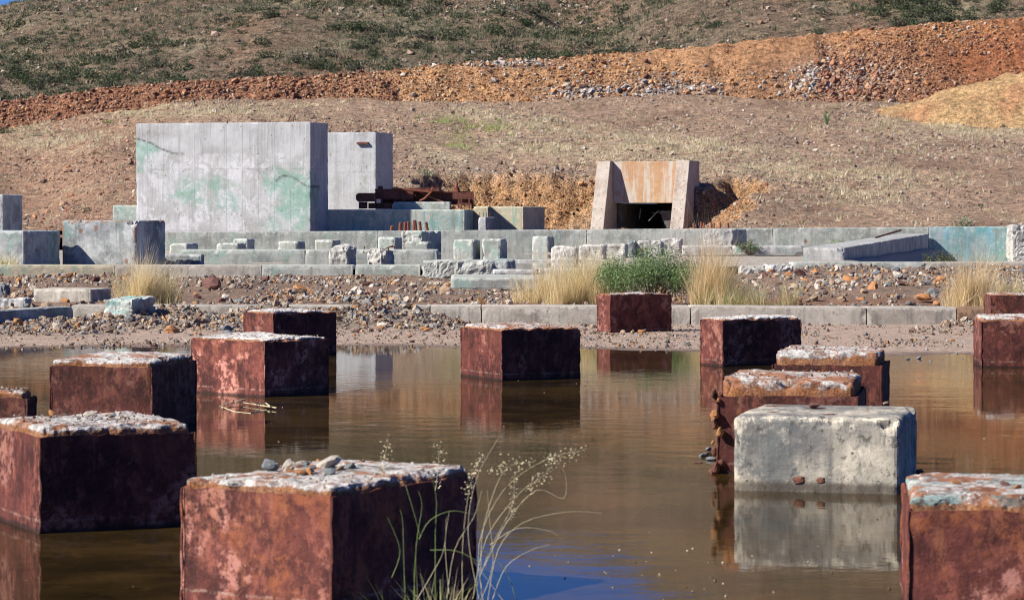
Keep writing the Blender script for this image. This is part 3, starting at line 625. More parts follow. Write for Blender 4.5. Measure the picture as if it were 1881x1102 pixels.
x, y, z, px = scatter(16000, 39.5, 44.38, lambda p, v, x, y: np.clip((gz(x, y)-.045)*8, 0, 1)); s = np.minimum(.018+.035*rng.exponential(.6, len(x)), .1)
merged('shore_rubble', RV1, np.stack([x, y, z+s*.25], 1), s, pick(PALN, len(x)), M['stone'], label='grey and tan rubble heaped against the front low wall', cat='rubble')
x, y, z, px = scatter(9000, 37, 44.3, lambda p, v, x, y: np.clip(.55+.8*fbm2(x*.9, y*.5, 3, 88), .05, 1)*(gz(x, y) > -.004)); s = .007+.012*rng.exponential(.7, len(x))
merged('shore_pebbles', RV0, np.stack([x, y, z+s*.3], 1), s, pick(PALN, len(x))*.7, M['stone'], label='dark pebbles dotted over the pale mud shore', cat='pebbles')
# ------------------------------------------------------------------ steel-clad foundation blocks in the pond
def plate(name, x0, x1, y0, y1, z0, z1, m, parent, seed):
    xs = lin(x0, x1, .05) if x1-x0 > .05 else np.array([x0, x1]); ys = lin(y0, y1, .05) if y1-y0 > .05 else np.array([y0, y1])
    V, Q = boxgrid(xs, ys, lin(z0, z1, .05)); n = fbm3(V[:, 0]*3+seed, V[:, 1]*3, V[:, 2]*3, 3, seed)
    V[:, 0] += .006*n*(1 if x1-x0 < .05 else .3); V[:, 1] += .006*n*(1 if y1-y0 < .05 else .3)
    top = V[:, 2] > z1-.004; V[top, 2] += .010*fbm3(V[top, 0]*14, V[top, 1]*14, 0*V[top, 0], 3, seed+2)
    return obj(name, mesh_np(name, V, Q, m, smooth=False), parent)
def steel_block(label, p0, D, pl, pr, al, zs, cap_h, matm, capm, z0=-.25, LL=None, LR=None, r=.03, chip=.05, ins=.016):
    (cx, cy), w, d, a = solve(p0, D, pl, pr, al, LL, LR); sd = nseed()
    t = thing('foundation_block', label, 'foundation block', (cx, cy, 0), a, 'steel-clad foundation blocks in the pond')
    th = .012; m = M[matm]
    plate('steel_plate', -w/2, w/2, -d/2, -d/2+th, z0, zs, m, t, sd); plate('steel_plate', -w/2, w/2, d/2-th, d/2, z0, zs-.004, m, t, sd+1)
    plate('steel_plate', -w/2, -w/2+th, -d/2+th+.001, d/2-th-.001, z0, zs-.002, m, t, sd+2); plate('steel_plate', w/2-th, w/2, -d/2+th+.001, d/2-th-.001, z0, zs-.003, m, t, sd+3)
    for (bx_, by_) in ((-w/2, -d/2), (w/2, -d/2), (-w/2, d/2)):
        q_ = [(bx_+R.gauss(0, .0025), by_+R.gauss(0, .0025), z0+(zs-z0-.004)*k_/14) for k_ in range(15)]
        tube(q_, [.008*R.uniform(.55, 1.25) for _ in q_], 'weld_bead', m, t, 6)
    # concrete core, standing proud of the casing
    hw, hd = w/2-ins, d/2-ins; zl = np.concatenate([[z0+.01, zs-.15], lin(zs-.05, zs+cap_h, .018)])
    V, Q = boxgrid(lin(-hw, hw, .024), lin(-hd, hd, .024), zl)
    n = fbm3(V[:, 0]*7+sd, V[:, 1]*7, V[:, 2]*7, 4, sd); nl = fbm3(V[:, 0]*2.2+sd, V[:, 1]*2.2, 0*V[:, 2], 2, sd+9)
    ex = np.minimum(hw-np.abs(V[:, 0]), hd-np.abs(V[:, 1])); up = np.clip((V[:, 2]-zs)/max(cap_h, .01), 0, 1)
    istop = V[:, 2] > zs+cap_h-1e-4
    rr = r*(1+.6*n)+chip*np.clip(n+nl*.8-.1, 0, 1.5)
    rr = np.clip(rr, .004, cap_h*1.6)
    c = np.array([0, 0, 0]); zt = zs+cap_h
    qx = np.clip(V[:, 0], -(hw-rr), hw-rr); qy = np.clip(V[:, 1], -(hd-rr), hd-rr); qz = np.minimum(V[:, 2], zt-rr)
    dv = np.stack([V[:, 0]-qx, V[:, 1]-qy, V[:, 2]-qz], 1); L = np.linalg.norm(dv, axis=1); k = np.where(L > 1e-9, np.minimum(rr, L)/np.maximum(L, 1e-9), 0)
    V = np.stack([qx+dv[:, 0]*k, qy+dv[:, 1]*k, qz+dv[:, 2]*k], 1)
    w_ = np.clip((V[:, 2]-zs+.02)/.04, 0, 1); nh = fbm3(V[:, 0]*22+sd, V[:, 1]*22, V[:, 2]*22, 3, sd+3)
    V[:, 2] += w_*(.008*n+.014*nl+.006*nh)-.03*w_*(ex < .05)*np.clip(n+nh*.5, 0, 1)
    sgx = V[:, 0]/hw; V[:, 0] -= up*(.02*n+.008*nh)*np.sign(sgx)*(np.abs(sgx) > .9); V[:, 1] -= up*(.02*n+.008*nh)*np.sign(V[:, 1])*(np.abs(V[:, 1]) > hd*.9)
    rim = np.stack([1-np.clip((V[:, 2]-zs)/max(cap_h, .02)*1.15, 0, 1), 0*n, 0*n], 1)
    obj('concrete_core', mesh_np('concrete_core', V, Q, M[capm], {'rim': ('FLOAT_VECTOR', rim)}, False), t)
    k = 130 if D < 20 else 60; xx = rng.uniform(-hw*.93, hw*.93, k); yy = rng.uniform(-hd*.93, hd*.93, k); ss = rng.uniform(.004, .014, k)
    g = merged('exposed_aggregate', RV1[:5], np.stack([xx, yy, 0*xx+zs+cap_h+.002], 1), ss, pick(np.array([(.3, .13, .05), (.34, .3, .26), (.16, .08, .05), (.5, .46, .4)]), k), M['stone']); g.parent = t
    if 'crust' in label:                       # scale peeling off the near left corner
        for k_ in range(26):
            q_ = bpy.data.objects.new('rust_flake', rockmesh(k_ % 10, 'bar' if k_ % 3 else 'r_or')); zz_ = zs*R.uniform(-.02, 1.05); s_ = R.uniform(.015, .05)
            q_.location = (-w/2+R.uniform(-.03, .05), d/2+R.uniform(-.04, .04), zz_); q_.scale = (s_, s_*.8, s_*R.uniform(.8, 2)); link(q_, t)
    return (cx, cy, a, w, d)
B = .55
fb = steel_block('large orange-rusted block in the centre foreground with stones on its white top', 610, 12.28, 334, 873, 58, B, .045, 'rust3', 'cap', r=.02, chip=.03)
lb_ = steel_block('big block at the lower left edge with a near-black right face', 74, 15.55, None, 357, 27, B, .06, 'rust', 'cap', LL=1.02, r=.025, chip=.04)
steel_block('dull brown block just behind the big lower left one', 279, 22.7, 92, 360, 78, B, .06, 'rustdark', 'cap', r=.03, chip=.04)
steel_block('pinkish block left of centre standing in water beside the floating twig', 486, 27.2, 351, 603, 47, B, .035, 'rust2', 'capw', r=.015, chip=.03)
steel_block('farthest left block, half hidden behind the pinkish block by the shore', 502, 35, 448, 617, 33, B, .03, 'rust', 'capw', r=.012, chip=.02)
steel_block('block alone in open water, pink patches on its left face', 922, 29.9, 847, 1065, 27, B, .035, 'rust', 'capr', r=.015, chip=.03)
steel_block('rusty block standing dry on the shore in front of the green bush', 1121, 41.4, 1097, 1233, 26, .6, .02, 'rust', 'capr', z0=0, r=.01, chip=.02)
steel_block('block right of centre with a thin white cap close to the far shore', 1328, 32.7, 1287, 1471, 26, B, .03, 'rust', 'capw', r=.012, chip=.02)
steel_block('brown block with a thick orange-edged cap, rearmost of the right-hand row of three', 1619, 23.0, 1419, 1633, 78, B, .12, 'rustdark', 'capr', r=.05, chip=.06, ins=.03)
steel_block('short rust-crusted block in the middle of the right-hand row of three', 1576, 19.0, 1318, 1590, 80, B, .12, 'rustdark', 'capr', r=.06, chip=.07, ins=.03, z0=-.25)
steel_block('blotched block cut by the lower right edge, teal and orange on its top', 1668, 11.74, 1657, 2120, -6.9, B, .05, 'rust3', 'capt', r=.02, chip=.04)
steel_block('small dark block at the left edge above the big lower left one', 49, 18.9, -130, 66, 80, B, .06, 'rustdark', 'capr', r=.05, chip=.06)
steel_block('reddish block at the right edge standing in water near the shore', 1803, 32.5, None, 1975, -4, B, .05, 'rust', 'cap', LL=.9, r=.03, chip=.04)
steel_block('brown block at the right edge on dry ground behind the reddish one', 1820, 41.2, None, 1950, -4, .6, .02, 'rustdark', 'capr', z0=0, LL=.9, r=.01)
# bare concrete block
def cblock(name, label, cat, p0, D, pl, pr, al, ytop, z0, m, r=.04, chip=.05, lump=0, step=.06, LL=None, LR=None, group=None, freq=6, ztop=None):
    if 'chunk' in name or 'broken' in name: lump = max(lump, .05)*.9; chip *= 1.4; freq = 4.5; step = min(step, .045)
    (cx, cy), w, d, a = solve(p0, D, pl, pr, al, LL, LR); zt = zy(ytop, D) if ztop is None else ztop
    V, Q = rough_box(w, d, z0, zt, step, r, chip, lump, nseed(), freq)
    o = obj(name, mesh_np(name, V, Q, M[m], {'edge': ('FLOAT', edge_of(V, .14 if D > 30 else .1))}), loc=(cx, cy, 0), rz=a, label=label, cat=cat, group=group)
    return o, (cx, cy, w, d, a, zt)
o, info = cblock('concrete_block', 'bare pale concrete block in the pond with two rust spots on its face', 'concrete block', 1655, 17.74, 1345, 1686, 76, 0, -.25, 'wet', .06, .09, .006, .02, ztop=.5, freq=9)
def bits(parent, name, items, m):
    for (x, y, z, s, sq) in items:
        q = bpy.data.objects.new(name, rockmesh(R.randrange(10), m)); q.location = (x, y, z); q.scale = (s*sq[0], s*sq[1], s*sq[2]); q.rotation_euler = (0, 0, R.uniform(0, 6)); link(q, parent)
(_cx, _cy, _w, _d, _a, _zt) = info
ROCKM[('spot', 0)] = None
def spot(parent, x, y, z, s, nx):
    V, Fc = RV2[3]; me = mesh_np('rust_spot', V*np.array([s, .35*s, s]) if nx == 1 else V*np.array([s, s, .3*s]), Fc, M['bar'])
    obj('rust_spot', me, parent, loc=(x, y, z))
# the camera-facing side is local -x here (al near 90)
for (fr, zz, s) in ((.60, .085, .05), (.47, .085, .038)): 
    V, Fc = RV2[3]; obj('rust_spot', mesh_np('rust_spot', V*np.array([.018, s, s]), Fc, M['bar']), o, loc=(-_w/2+.004, _d*(fr-.5), zz))
for (fx, fy, s) in ((-.2, .3, .05), (-.3, -.05, .05), (.2, .1, .06), (-.05, -.25, .04), (.3, .36, .07)):
    V, Fc = RV2[4]; obj('rust_spot', mesh_np('rust_spot', V*np.array([s, s*1.6, .012]), Fc, M['bar']), o, loc=(_w*fx, _d*fy, _zt-.003))
# stones lying on the caps
def oncap(inf, lst, z, lab):
    cx, cy, a, w, d = inf
    for i, (u, v, s, m, lb) in enumerate(lst):
        x = cx+math.cos(a)*u*w-math.sin(a)*v*d; y = cy+math.sin(a)*u*w+math.cos(a)*v*d
        stone(x, y, s, m, lb, lab if 'pebble' in lb else None, z=z, sq=(1, 1, .75))
oncap(fb, [(.05, .08, .075, 'r_pale', 'largest pale stone on top of the centre foreground block'), (-.12, .30, .055, 'r_grey', 'dark grey stone at the left of the centre foreground cap'),
  (-.02, .2, .03, 'r_red', 'dark reddish stone in the middle of the centre foreground cap')]+[(R.uniform(-.25, .2), R.uniform(-.1, .38), R.uniform(.014, .04), R.choice(['r_tan', 'r_grey', 'r_pale', 'r_or']), 'small pebble scattered on top of the centre foreground block') for _ in range(34)], .6, 'pebbles on the centre foreground block')
oncap(lb_, [(.0, .05, .05, 'r_pale', 'flat pink-grey stone on the big lower left block'), (.12, -.05, .035, 'r_grey', 'bluish stone on the big lower left block'), (-.15, .3, .03, 'r_or', 'rusty stone towards the back of the big lower left block')]
  +[(R.uniform(-.3, .3), R.uniform(-.3, .3), R.uniform(.01, .022), R.choice(['r_tan', 'r_grey', 'r_pale']), 'small pebble scattered on the big lower left block') for _ in range(12)], .615, 'pebbles on the big lower left block')
D = 11.9
for i, (u, yy, s, m, lb) in enumerate([(1757, 893, .035, 'r_or', 'orange rust lump on the lower right block top'), (1800, 890, .026, 'r_grey', 'grey-green stone on the lower right block top'), (1845, 893, .03, 'r_red', 'dark stone near the right edge on the lower right block'), (1770, 886, .02, 'r_red', 'small red flake on the lower right block top'), (1868, 900, .03, 'r_or', 'rust-brown stone at the picture edge on the lower right block')]):
    DD = F*(H-.6)/(yy-YH); stone(X_(u, DD), DD, s, m, lb, z=.6, sq=(1.2, 1, .7))
stone(X_(1497, 18.6), 18.6, .05, 'r_red', 'flat brown flake on the back of the pale concrete block', z=.51, sq=(1.4, .6, .8))
stone(X_(1627, 19.0), 19.0, .028, 'r_tan', 'small round tan stone on the back right of the pale concrete block', z=.5)
for (p, yy, s, m, lb) in [(1302, 826, .045, 'r_grey', 'blue-grey stone in the water against the rust-crusted block'), (1284, 850, .03, 'r_red', 'dark stone left of the rust-crusted block waterline'), (1308, 845, .04, 'r_grey', 'wet dark stone at the corner of the rust-crusted block'), (1330, 862, .045, 'r_pale', 'pale stone at the corner where the rust-crusted block meets the water'), (1292, 838, .05, 'r_grey', 'dark stone lower in the little heap beside the rust-crusted block'), (1313, 825, .04, 'r_red', 'brown stone upper in the little heap beside the rust-crusted block'), (1690, 868, .05, 'r_red', 'dark stone in shade between the pale block and the lower right block')]:
    DD = F*H/(max(yy, 830)-YH); stone(X_(p, DD), DD, s, m, lb, z=max(0, zy(yy, DD))-.01, sq=(1.1, 1, .9))

# ------------------------------------------------------------------ low walls and basins
def wallseg(A, Bp, z0, za, zb, th, m, step=.12, r=.03, chip=.04, lump=0, maxn=260):
    """wall between two ground points A->B (front edge), thickness to the left-hand normal (away from camera)"""
    dx, dy = Bp[0]-A[0], Bp[1]-A[1]; L = math.hypot(dx, dy); a = math.atan2(dy, dx)
    V, Q = rough_box(L, th, z0, max(za, zb), step, r, chip, lump, nseed(), 5.0, maxn=maxn)
    t = V[:, 0]/L+.5; zm = max(za, zb); V[:, 2] = z0+(V[:, 2]-z0)*((za*(1-t)+zb*t)-z0)/(zm-z0)
    cx = (A[0]+Bp[0])/2-math.sin(a)*th/2; cy = (A[1]+Bp[1])/2+math.cos(a)*th/2
    return V, Q, (cx, cy, 0), a
def wall_thing(name, label, pts, D, z0, th, group=None, **kw):
    """pts: list of (px start, px end, ztop a, ztop b, material)"""
    t = thing(name, label, 'wall', (0, D, 0), 0, group)
    for (pa, pb, za, zb, m) in pts:
        V, Q, loc, a = wallseg((X_(pa, D)+.002, D), (X_(pb, D)-.002, D), z0, za, zb, th, m, **kw)
        obj('wall_section', mesh_np('wall_section', V, Q, M[m], {'edge': ('FLOAT', edge_of(V, .16))}), t, loc=(loc[0], loc[1]-D, 0), rz=a)
    return t
wall_thing('low_wall', 'long low front wall running behind the pond, brown-stained at its right end',
  [(130, 790, .345, .34, 'conclow'), (790, 884, .34, .345, 'conclow'), (884, 1268, .34, .33, 'conclow'), (1268, 1592, .335, .315, 'conclow'), (1592, 1757, .315, .31, 'conclow'), (1757, 2150, .31, .31, 'brown')], 44.45, -.1, .8, r=.02, chip=.035)
V, Q, loc, a = wallseg((X_(-120, 39.5), 39.5), (X_(136, 44.0), 44.0), -.1, .38, .345, .38, 'conc', .07)
obj('kerb', mesh_np('kerb', V, Q, M['block']), loc=loc, rz=a, label='grey kerb running towards the camera at the left, its shaded side facing right', cat='kerb')
wall_thing('low_wall', 'second low wall across the left half, ochre stains at the left and a dark nick right of centre',
  [(-260, 210, .67, .66, 'concsand'), (210, 480, .66, .66, 'conclow'), (480, 648, .66, .66, 'concg'), (652, 772, .665, .665, 'concg')], 63, .1, .9, r=.02, chip=.045)
cblock('broken_wall', 'raised broken end of the second low wall, jagged at its right side', 'wall', 774, 62.4, None, 905, 0, 0, .2, 'concg', .03, .12, .02, .05, LL=1.2, ztop=.76)
cblock('concrete_chunk', 'dark crumbling chunk at the right tip of the broken second wall', 'concrete chunk', 934, 62.9, 888, 940, 80, 0, .3, 'block', .08, .15, .05, .05, ztop=.78, LR=1.0)
wall_thing('low_wall', 'second low wall on the right with two round rust stains, starting in broken lumps',
  [(1455, 1700, .735, .735, 'concg'), (1700, 2150, .735, .74, 'conclow')], 62.6, .2, .8, r=.02, chip=.04)
cblock('concrete_chunk', 'lumpy white and blue broken concrete heap at the left end of the right low wall', 'concrete chunk', 1412, 61.8, None, 1460, 5, 0, .2, 'concwhite', .08, .16, .06, .05, LL=.9, ztop=.71)
cblock('concrete_chunk', 'low chalky chunk behind the dry stems, left of the white and blue heap', 'concrete chunk', 1360, 62.3, None, 1414, 0, 0, .2, 'concwhite', .08, .16, .06, .05, LL=.9, ztop=.66)
cblock('concrete_slab', 'flat grey-green slab lying on the rubble, left of the dry grass', 'slab', 828, 55.5, None, 1022, 1, 0, .29, 'concg', .03, .04, .0, .06, LL=3.2, ztop=.54)
cblock('concrete_slab', 'thin cracked slab lying behind the flat grey-green one', 'slab', 905, 59.6, None, 985, 0, 0, .5, 'conc', .02, .08, .0, .05, LL=1.0, ztop=.62)
cblock('concrete_slab', 'thin cracked slab right behind the dry yellow grass', 'slab', 990, 60, None, 1075, 0, 0, .5, 'conc', .02, .08, .0, .05, LL=1.0, ztop=.64)
# left foreground chunks
cblock('concrete_block', 'flat pale block between the two low walls at the left, shaded right end', 'concrete block', 167, 50, 60, 206, 74, 531, .1, 'conclow', .03, .05, .01, .05)
cblock('concrete_chunk', 'dark low chunk at the left edge beside the flat pale block', 'concrete chunk', 48, 48, -20, 60, 74, 546, .1, 'conc', .06, .08, .02, .05)
cblock('concrete_chunk', 'small dark chunk at the left edge just below the second wall', 'concrete chunk', 8, 53, -50, 20, 74, 521, .1, 'block', .06, .08, .02, .05)
cblock('concrete_chunk', 'turquoise and rust stained chunk tipped against the front low wall at the left', 'concrete chunk', 243, 42.9, 191, 284, 68, 548, .02, 'chunkt', .03, .05, .0, .03)
# big left blocks
cblock('concrete_block', 'tall grimy block on the left with a rust-streaked crumbling right corner', 'concrete block', 250, 66, 113, 305, 76, 405, .3, 'blockr', .05, .17, .006, .04, freq=7)
cblock('concrete_block', 'square block at the left edge in front of the tall grimy one', 'concrete block', 43, 62.9+1.2, -130, 111, 76, 424, .3, 'block', .03, .05, .0, .06)
cblock('concrete_pillar', 'tall narrow pillar at the left edge with a dark right face', 'pillar', 5, 90, -50, 42, 78, 357, .3, 'conc', .05, .05, .0, .08)
cblock('concrete_wall', 'short green-stained wall end sticking out left of the largest wall', 'wall', 270, 108, 207, 275, 84, 377, .5, 'blueg', .02, .03, .0, .08, LR=.6)
cblock('concrete_block', 'low shaded block right of the tall grimy one', 'concrete block', 370, 68.5, 298, 376, 80, 467, .3, 'block', .03, .03, .0, .06)
small = [('small block with a rust dot beside the tall grimy block, leftmost of the chamfered row', 345, 78, 310, 366, 447), ('flat-topped small block third from the left in the chamfered row', 437, 84, 397, 454, 446.5),
 ('small block behind and right of a flatter one in the chamfered row', 455, 90, 427, 469, 438.5), ('lone low block below the largest wall, middle of the chamfered row', 547, 85, 509, 562, 443),
 ('small block behind the rounded white chunk', 612, 86, 577, 627, 440.5), ('narrow upright block left of the dark broken pier', 726, 86, 694, 740, 435.5),
 ('wide low block in front of the dark broken pier', 786, 84, 744, 800, 444), ('left one of the two tall blocks standing in the basin water', 871, 78, 832, 883, 440),
 ('right one of the two tall blocks standing in the basin water', 921, 78, 885, 933, 438.5), ('lone block in the basin water near the far wall', 1008, 92, 977, 1019, 434)]
for lb, p0, D, pl, pr, yt in small:
    cblock('concrete_block', lb, 'concrete block', p0, D, pl, pr, 77, yt, .4, 'concg', .085, .05, .0, .045, group='chamfered blocks in the far basin')
cblock('broken_pier', 'broken dark pier jutting from the far wall, throwing a shadow to its right', 'pier', 776, 93, 736, 812, 76, 424.5, .4, 'concg', .06, .25, .04, .06)
cblock('broken_pier', 'broken pier on the far wall behind the tall dry grass', 'pier', 1347, 93, 1290, 1372, 76, 421, .4, 'conc', .06, .2, .04, .06)
cblock('concrete_chunk', 'rounded white chunk standing behind the second low wall', 'concrete chunk', 640, 68, 600, 658, 78, 450.5, .3, 'concwhite', .16, .1, .03, .05)
cc_, ci = cblock('concrete_chunk', 'jagged white chunk with bent rusty bars behind the second low wall', 'concrete chunk', 712, 70, 674, 730, 78, 457, .3, 'concwhite', .15, .3, .1, .045)
for (a_, b_, c_) in (((-.25, -.2, .78), (-.3, -.25, .98), (-.1, -.3, 1.02)), ((-.2, .3, .85), (-.3, .42, .85), (-.36, .38, 1.0)), ((0, .0, .9), (0, -.2, 1.0), (.05, -.4, .98))):
    tube([a_, b_, c_], .018, 'rebar', 'bar', cc_)
wall_thing('ledge_wall', 'low ledge wall in the basin below the chamfered blocks, broken at its right end', [(326, 560, .86, .86, 'concg'), (560, 803, .86, .86, 'concg')], 75, .3, 1.6, chip=.06)
cblock('concrete_slab', 'thin low slab edge running through the basin water', 'slab', 795, 74.3, None, 1068, 0, 0, .3, 'conc', .02, .04, 0, .06, LL=.5, ztop=.60)
for lb, p0, D, pl, pr, yt, m in [('pale jagged chunk, leftmost of the row right of the basin water', 1060, 74, 1010, 1064, 452, 'concwhite'), ('pale flat-topped chunk second in the row behind the dry grass', 1110, 75, 1063, 1116, 449.5, 'concwhite'),
  ('pale chunk third in the row behind the dry grass', 1150, 78, 1108, 1156, 447, 'concwhite'), ('narrow grey post stub in the row of chunks behind the bush', 1166, 80, 1152, 1170, 443, 'block'), ('pitted chunk right of the narrow grey stub, behind the bush', 1214, 80, 1168, 1221, 442, 'concwhite'), ('rough white chunk behind the top of the green bush', 1250, 84, 1213, 1256, 437, 'concwhite')]:
    cblock('concrete_chunk', lb, 'concrete chunk', p0, D, pl, pr, 80, yt, .4, m, .07, .14, .03, .05)
wall_thing('ledge_wall', 'low undercut wall between the tall dry grass and the ramp-like wall', [(1256, 1345, .92, .92, 'concwhite'), (1345, 1480, .92, .92, 'conc')], 80, .64, 1.0, chip=.09)
# ramp wall receding to the teal wall
A = (X_(1476, 72), 72); Bq = (X_(1705, 97.8)-.9, 97.8)
def ramp():
    p1 = (X_(1551, 72), 72.0); p2 = (X_(1706, 97.9), 97.9); dx, dy = p2[0]-p1[0], p2[1]-p1[1]; L = math.hypot(dx, dy); a = math.atan2(dy, dx); th = 1.1
    V, Q = rough_box(L, th, .02, 1.16, .1, .03, .12, .0, nseed(), 4, maxn=220)
    t = V[:, 0]/L+.5; top = V[:, 2] > 1.0; V[:, 2] = .02+(V[:, 2]-.02)*((.955*(1-t)+1.15*t)-.02)/1.14
    cx, cy = (p1[0]+p2[0])/2-math.sin(a)*th/2, (p1[1]+p2[1])/2+math.cos(a)*th/2
    o = obj('ramp_wall', mesh_np('ramp_wall', V, Q, M['conc']), loc=(cx, cy, 0), rz=a, label='wall receding from the right basin to the turquoise wall, its long face in deep shade', cat='wall')
ramp()
tube([(X_(1608, 84), 84, 1.12), (X_(1655, 86), 86, 1.34)], .03, 'steel_bar', 'bar', label='thin steel bar leaning along the top of the receding wall', cat='bar')
# far wall
def fw(p): return 1.19+(p-290)/(1860-290)*.22
wall_thing('far_wall', 'long green-stained wall across the far side of the basins, bright turquoise at its right',
  [(290, 693, fw(290), fw(693), 'concg'), (693, 1077, fw(693), fw(1077), 'concg'), (1077, 1420, fw(1077), fw(1420), 'concg'), (1420, 1706, fw(1420), fw(1706), 'concg'), (1706, 1860, fw(1706), fw(1860), 'teal'), (1925, 2300, 1.42, 1.42, 'teal')], 98, .05, .5, step=.16, r=.02, chip=.05)
cblock('broken_pier', 'chalky broken pier at the right edge, end of the turquoise wall', 'pier', 1859, 97, None, 1925, 0, 0, .05, 'concwhite', .06, .2, .03, .06, LL=1.5, ztop=1.45)

# ------------------------------------------------------------------ the great walls
def bigwall():
    (cx, cy), w, d, a = solve(570, 105, 250, 603, 75); zt = 5.41; z0 = .5
    V, Q = rough_box(w, d, z0, zt, .07, .018, .06, 0, 5, 5, maxn=120)
    # stains on the long camera-facing side: u runs 0 at the left end to 1 at the right end, v 0 at the foot to 1 at the top
    u = .5-V[:, 1]/d; v = (V[:, 2]-1.1)/(zt-1.1); front = (V[:, 0] < 0)
    n = fbm3(V[:, 0]*1.5, V[:, 1]*1.5, V[:, 2]*1.5, 5, 6); n2_ = fbm3(V[:, 1]*4, V[:, 0]*4, V[:, 2]*3, 4, 8)
    def b(a_, b_, sx, sy): return np.exp(-((u-a_)/sx)**2-((v-b_)/sy)**2)
    crack = .86-.14*sst(0, .25, u)+.015*n
    below = (v < crack)
    teal = (b(.06, .8, .14, .07)+b(.2, .78, .1, .05)*.8+b(.03, .62, .06, .2)*.5+b(.93, .38, .13, .16)*1.1+b(.82, .48, .08, .1)+b(.38, .42, .14, .12)*.55+b(.52, .28, .12, .15)*.5+b(.9, .12, .15, .15)*.8+b(.28, .34, .1, .1)*.5)*below
    teal = np.clip(teal*(.75+.6*n2_)+.25*n*(teal > .2), 0, 1)
    grime = np.clip(b(.1, .9, .2, .035)+b(.75, .55, .12, .06)*.8+b(.5, .72, .25, .05)*.5+b(.6, .13, .2, .1)*.4, 0, 1)*(.6+.6*n)
    pale = np.clip(b(.62, .6, .2, .25)+b(.1, .55, .15, .15)*.7+b(.78, .2, .2, .12), 0, 1)*(.6+.5*n)
    crk = np.exp(-((v-crack)/.008)**2)*(u < .28)+np.exp(-((v-(.47+.05*np.sin((u-.8)*24)+.02*n))/.01)**2)*(u > .8)
    n_ = NT('great_wall_concrete'); vv = n_.coords(rand=False); vs = n_.coords((2.5, 2.5, .14), rand=False)
    a1 = n_.noise(vv, .9, 8, .65); s1 = n_.noise(vs, 2.2, 7, .7); f = n_.noise(vv, 9, 7, .7); g = n_.noise(vv, 40, 4, .7)
    big = n_.noise(vv, 1.6, 10, .74, .3); fin = n_.noise(vv, 5, 10, .78, .2); TL = n_.attr('teal', 'Fac'); PT = n_.attr('pat', 'Fac')
    col = n_.mix(n_.rng(a1, .35, .65), (.33, .33, .33), (.44, .44, .44))
    col = n_.mix(n_.rng(s1, .5, .66, 0, .5), col, (.23, .225, .21)); col = n_.mix(n_.rng(n_.noise(vs, 4.5, 7, .7), .52, .64, 0, .5), col, (.54, .54, .55))
    col = n_.mix(n_.math('MULTIPLY', PT, n_.rng(big, .49, .53, 0, .75)), col, (.58, .58, .6))
    col = n_.mix(n_.math('MULTIPLY', PT, n_.rng(n_.noise(vv, 2.3, 10, .76, .2), .53, .57, 0, .6)), col, (.3, .29, .26))
    tf = n_.math('MULTIPLY', n_.rng(n_.math('ADD', fin, n_.math('MULTIPLY', TL, .27)), .555, .58), n_.math('MULTIPLY', TL, 1.5, True)); col = n_.mix(tf, col, n_.mix(n_.rng(big, .4, .6), (.2, .31, .25), (.3, .41, .37)))
    ed = n_.rng(n_.math('ABSOLUTE', n_.math('SUBTRACT', fin, .53)), .022, .0); col = n_.mix(n_.math('MULTIPLY', n_.math('MULTIPLY', ed, n_.rng(big, .44, .54)), n_.math('ADD', n_.math('MULTIPLY', TL, .6), n_.math('MULTIPLY', PT, .3), True)), col, (.13, .14, .12))
    col = n_.mix(n_.math('MULTIPLY', n_.attr('grime', 'Fac'), n_.rng(f, .42, .58, .15, .85)), col, (.18, .165, .14))
    col = n_.mix(n_.math('MULTIPLY', n_.attr('crk', 'Fac'), n_.rng(fin, .4, .5, .3, .95)), col, (.06, .06, .055))
    col = n_.mix(n_.rng(n_.vor(n_.coords((1, 1, .5), rand=False), 1.4), .07, .03, 0, .7), col, (.3, .16, .08))
    # form-board joints: a line every .66 m, and one level joint
    sp = n_.new('ShaderNodeSeparateXYZ'); n_.put(sp.inputs[0], n_.new('ShaderNodeTexCoord').outputs['Object'])
    fr = n_.math('FRACT', n_.math('DIVIDE', n_.math('ADD', sp.outputs[1], 50), .66)); j = n_.rng(n_.math('ABSOLUTE', n_.math('SUBTRACT', fr, .5)), .025, .0)
    hz = n_.rng(n_.math('ABSOLUTE', n_.math('SUBTRACT', n_.math('FRACT', n_.math('DIVIDE', sp.outputs[2], 2.4)), .5)), .006, 0)
    jj = n_.math('MULTIPLY', n_.math('MAXIMUM', j, hz), n_.rng(n_.noise(vv, 1.7, 4, .6), .38, .55, .15, 1))
    col = n_.mix(n_.math('MULTIPLY', jj, .5), col, (.12, .12, .12))
    col = n_.mix(n_.rng(n_.noise(n_.coords((5, 5, .1), rand=False), 4, 7, .75), .55, .68, 0, .5), col, (.2, .195, .185)); col = n_.mix(n_.rng(n_.vor(vv, 3.2), .1, .06, 0, .85), col, (.09, .085, .08))
    col = n_.mix(n_.rng(g, .3, .2, 0, .5), col, (.1, .1, .1))
    nm = n_.bump(f, .35, .03); nm = n_.bump(g, .4, .008, nm); m = n_.done(col, .9, nm, .2)
    M['great'] = m
    at = {'pat': ('FLOAT', np.clip(below*front*(.75+.5*n), 0, 1)), 'teal': ('FLOAT', teal*front), 'grime': ('FLOAT', np.clip(grime, 0, 1)*front), 'pale': ('FLOAT', np.clip(pale, 0, 1)*front), 'crk': ('FLOAT', np.clip(crk, 0, 1)*front)}
    t = thing('great_wall', 'largest wall, a broad pale slab with green copper stains and two bent bars on top', 'wall', (cx, cy, 0), a)
    obj('wall_body', mesh_np('wall_body', V, Q, m, at), t)
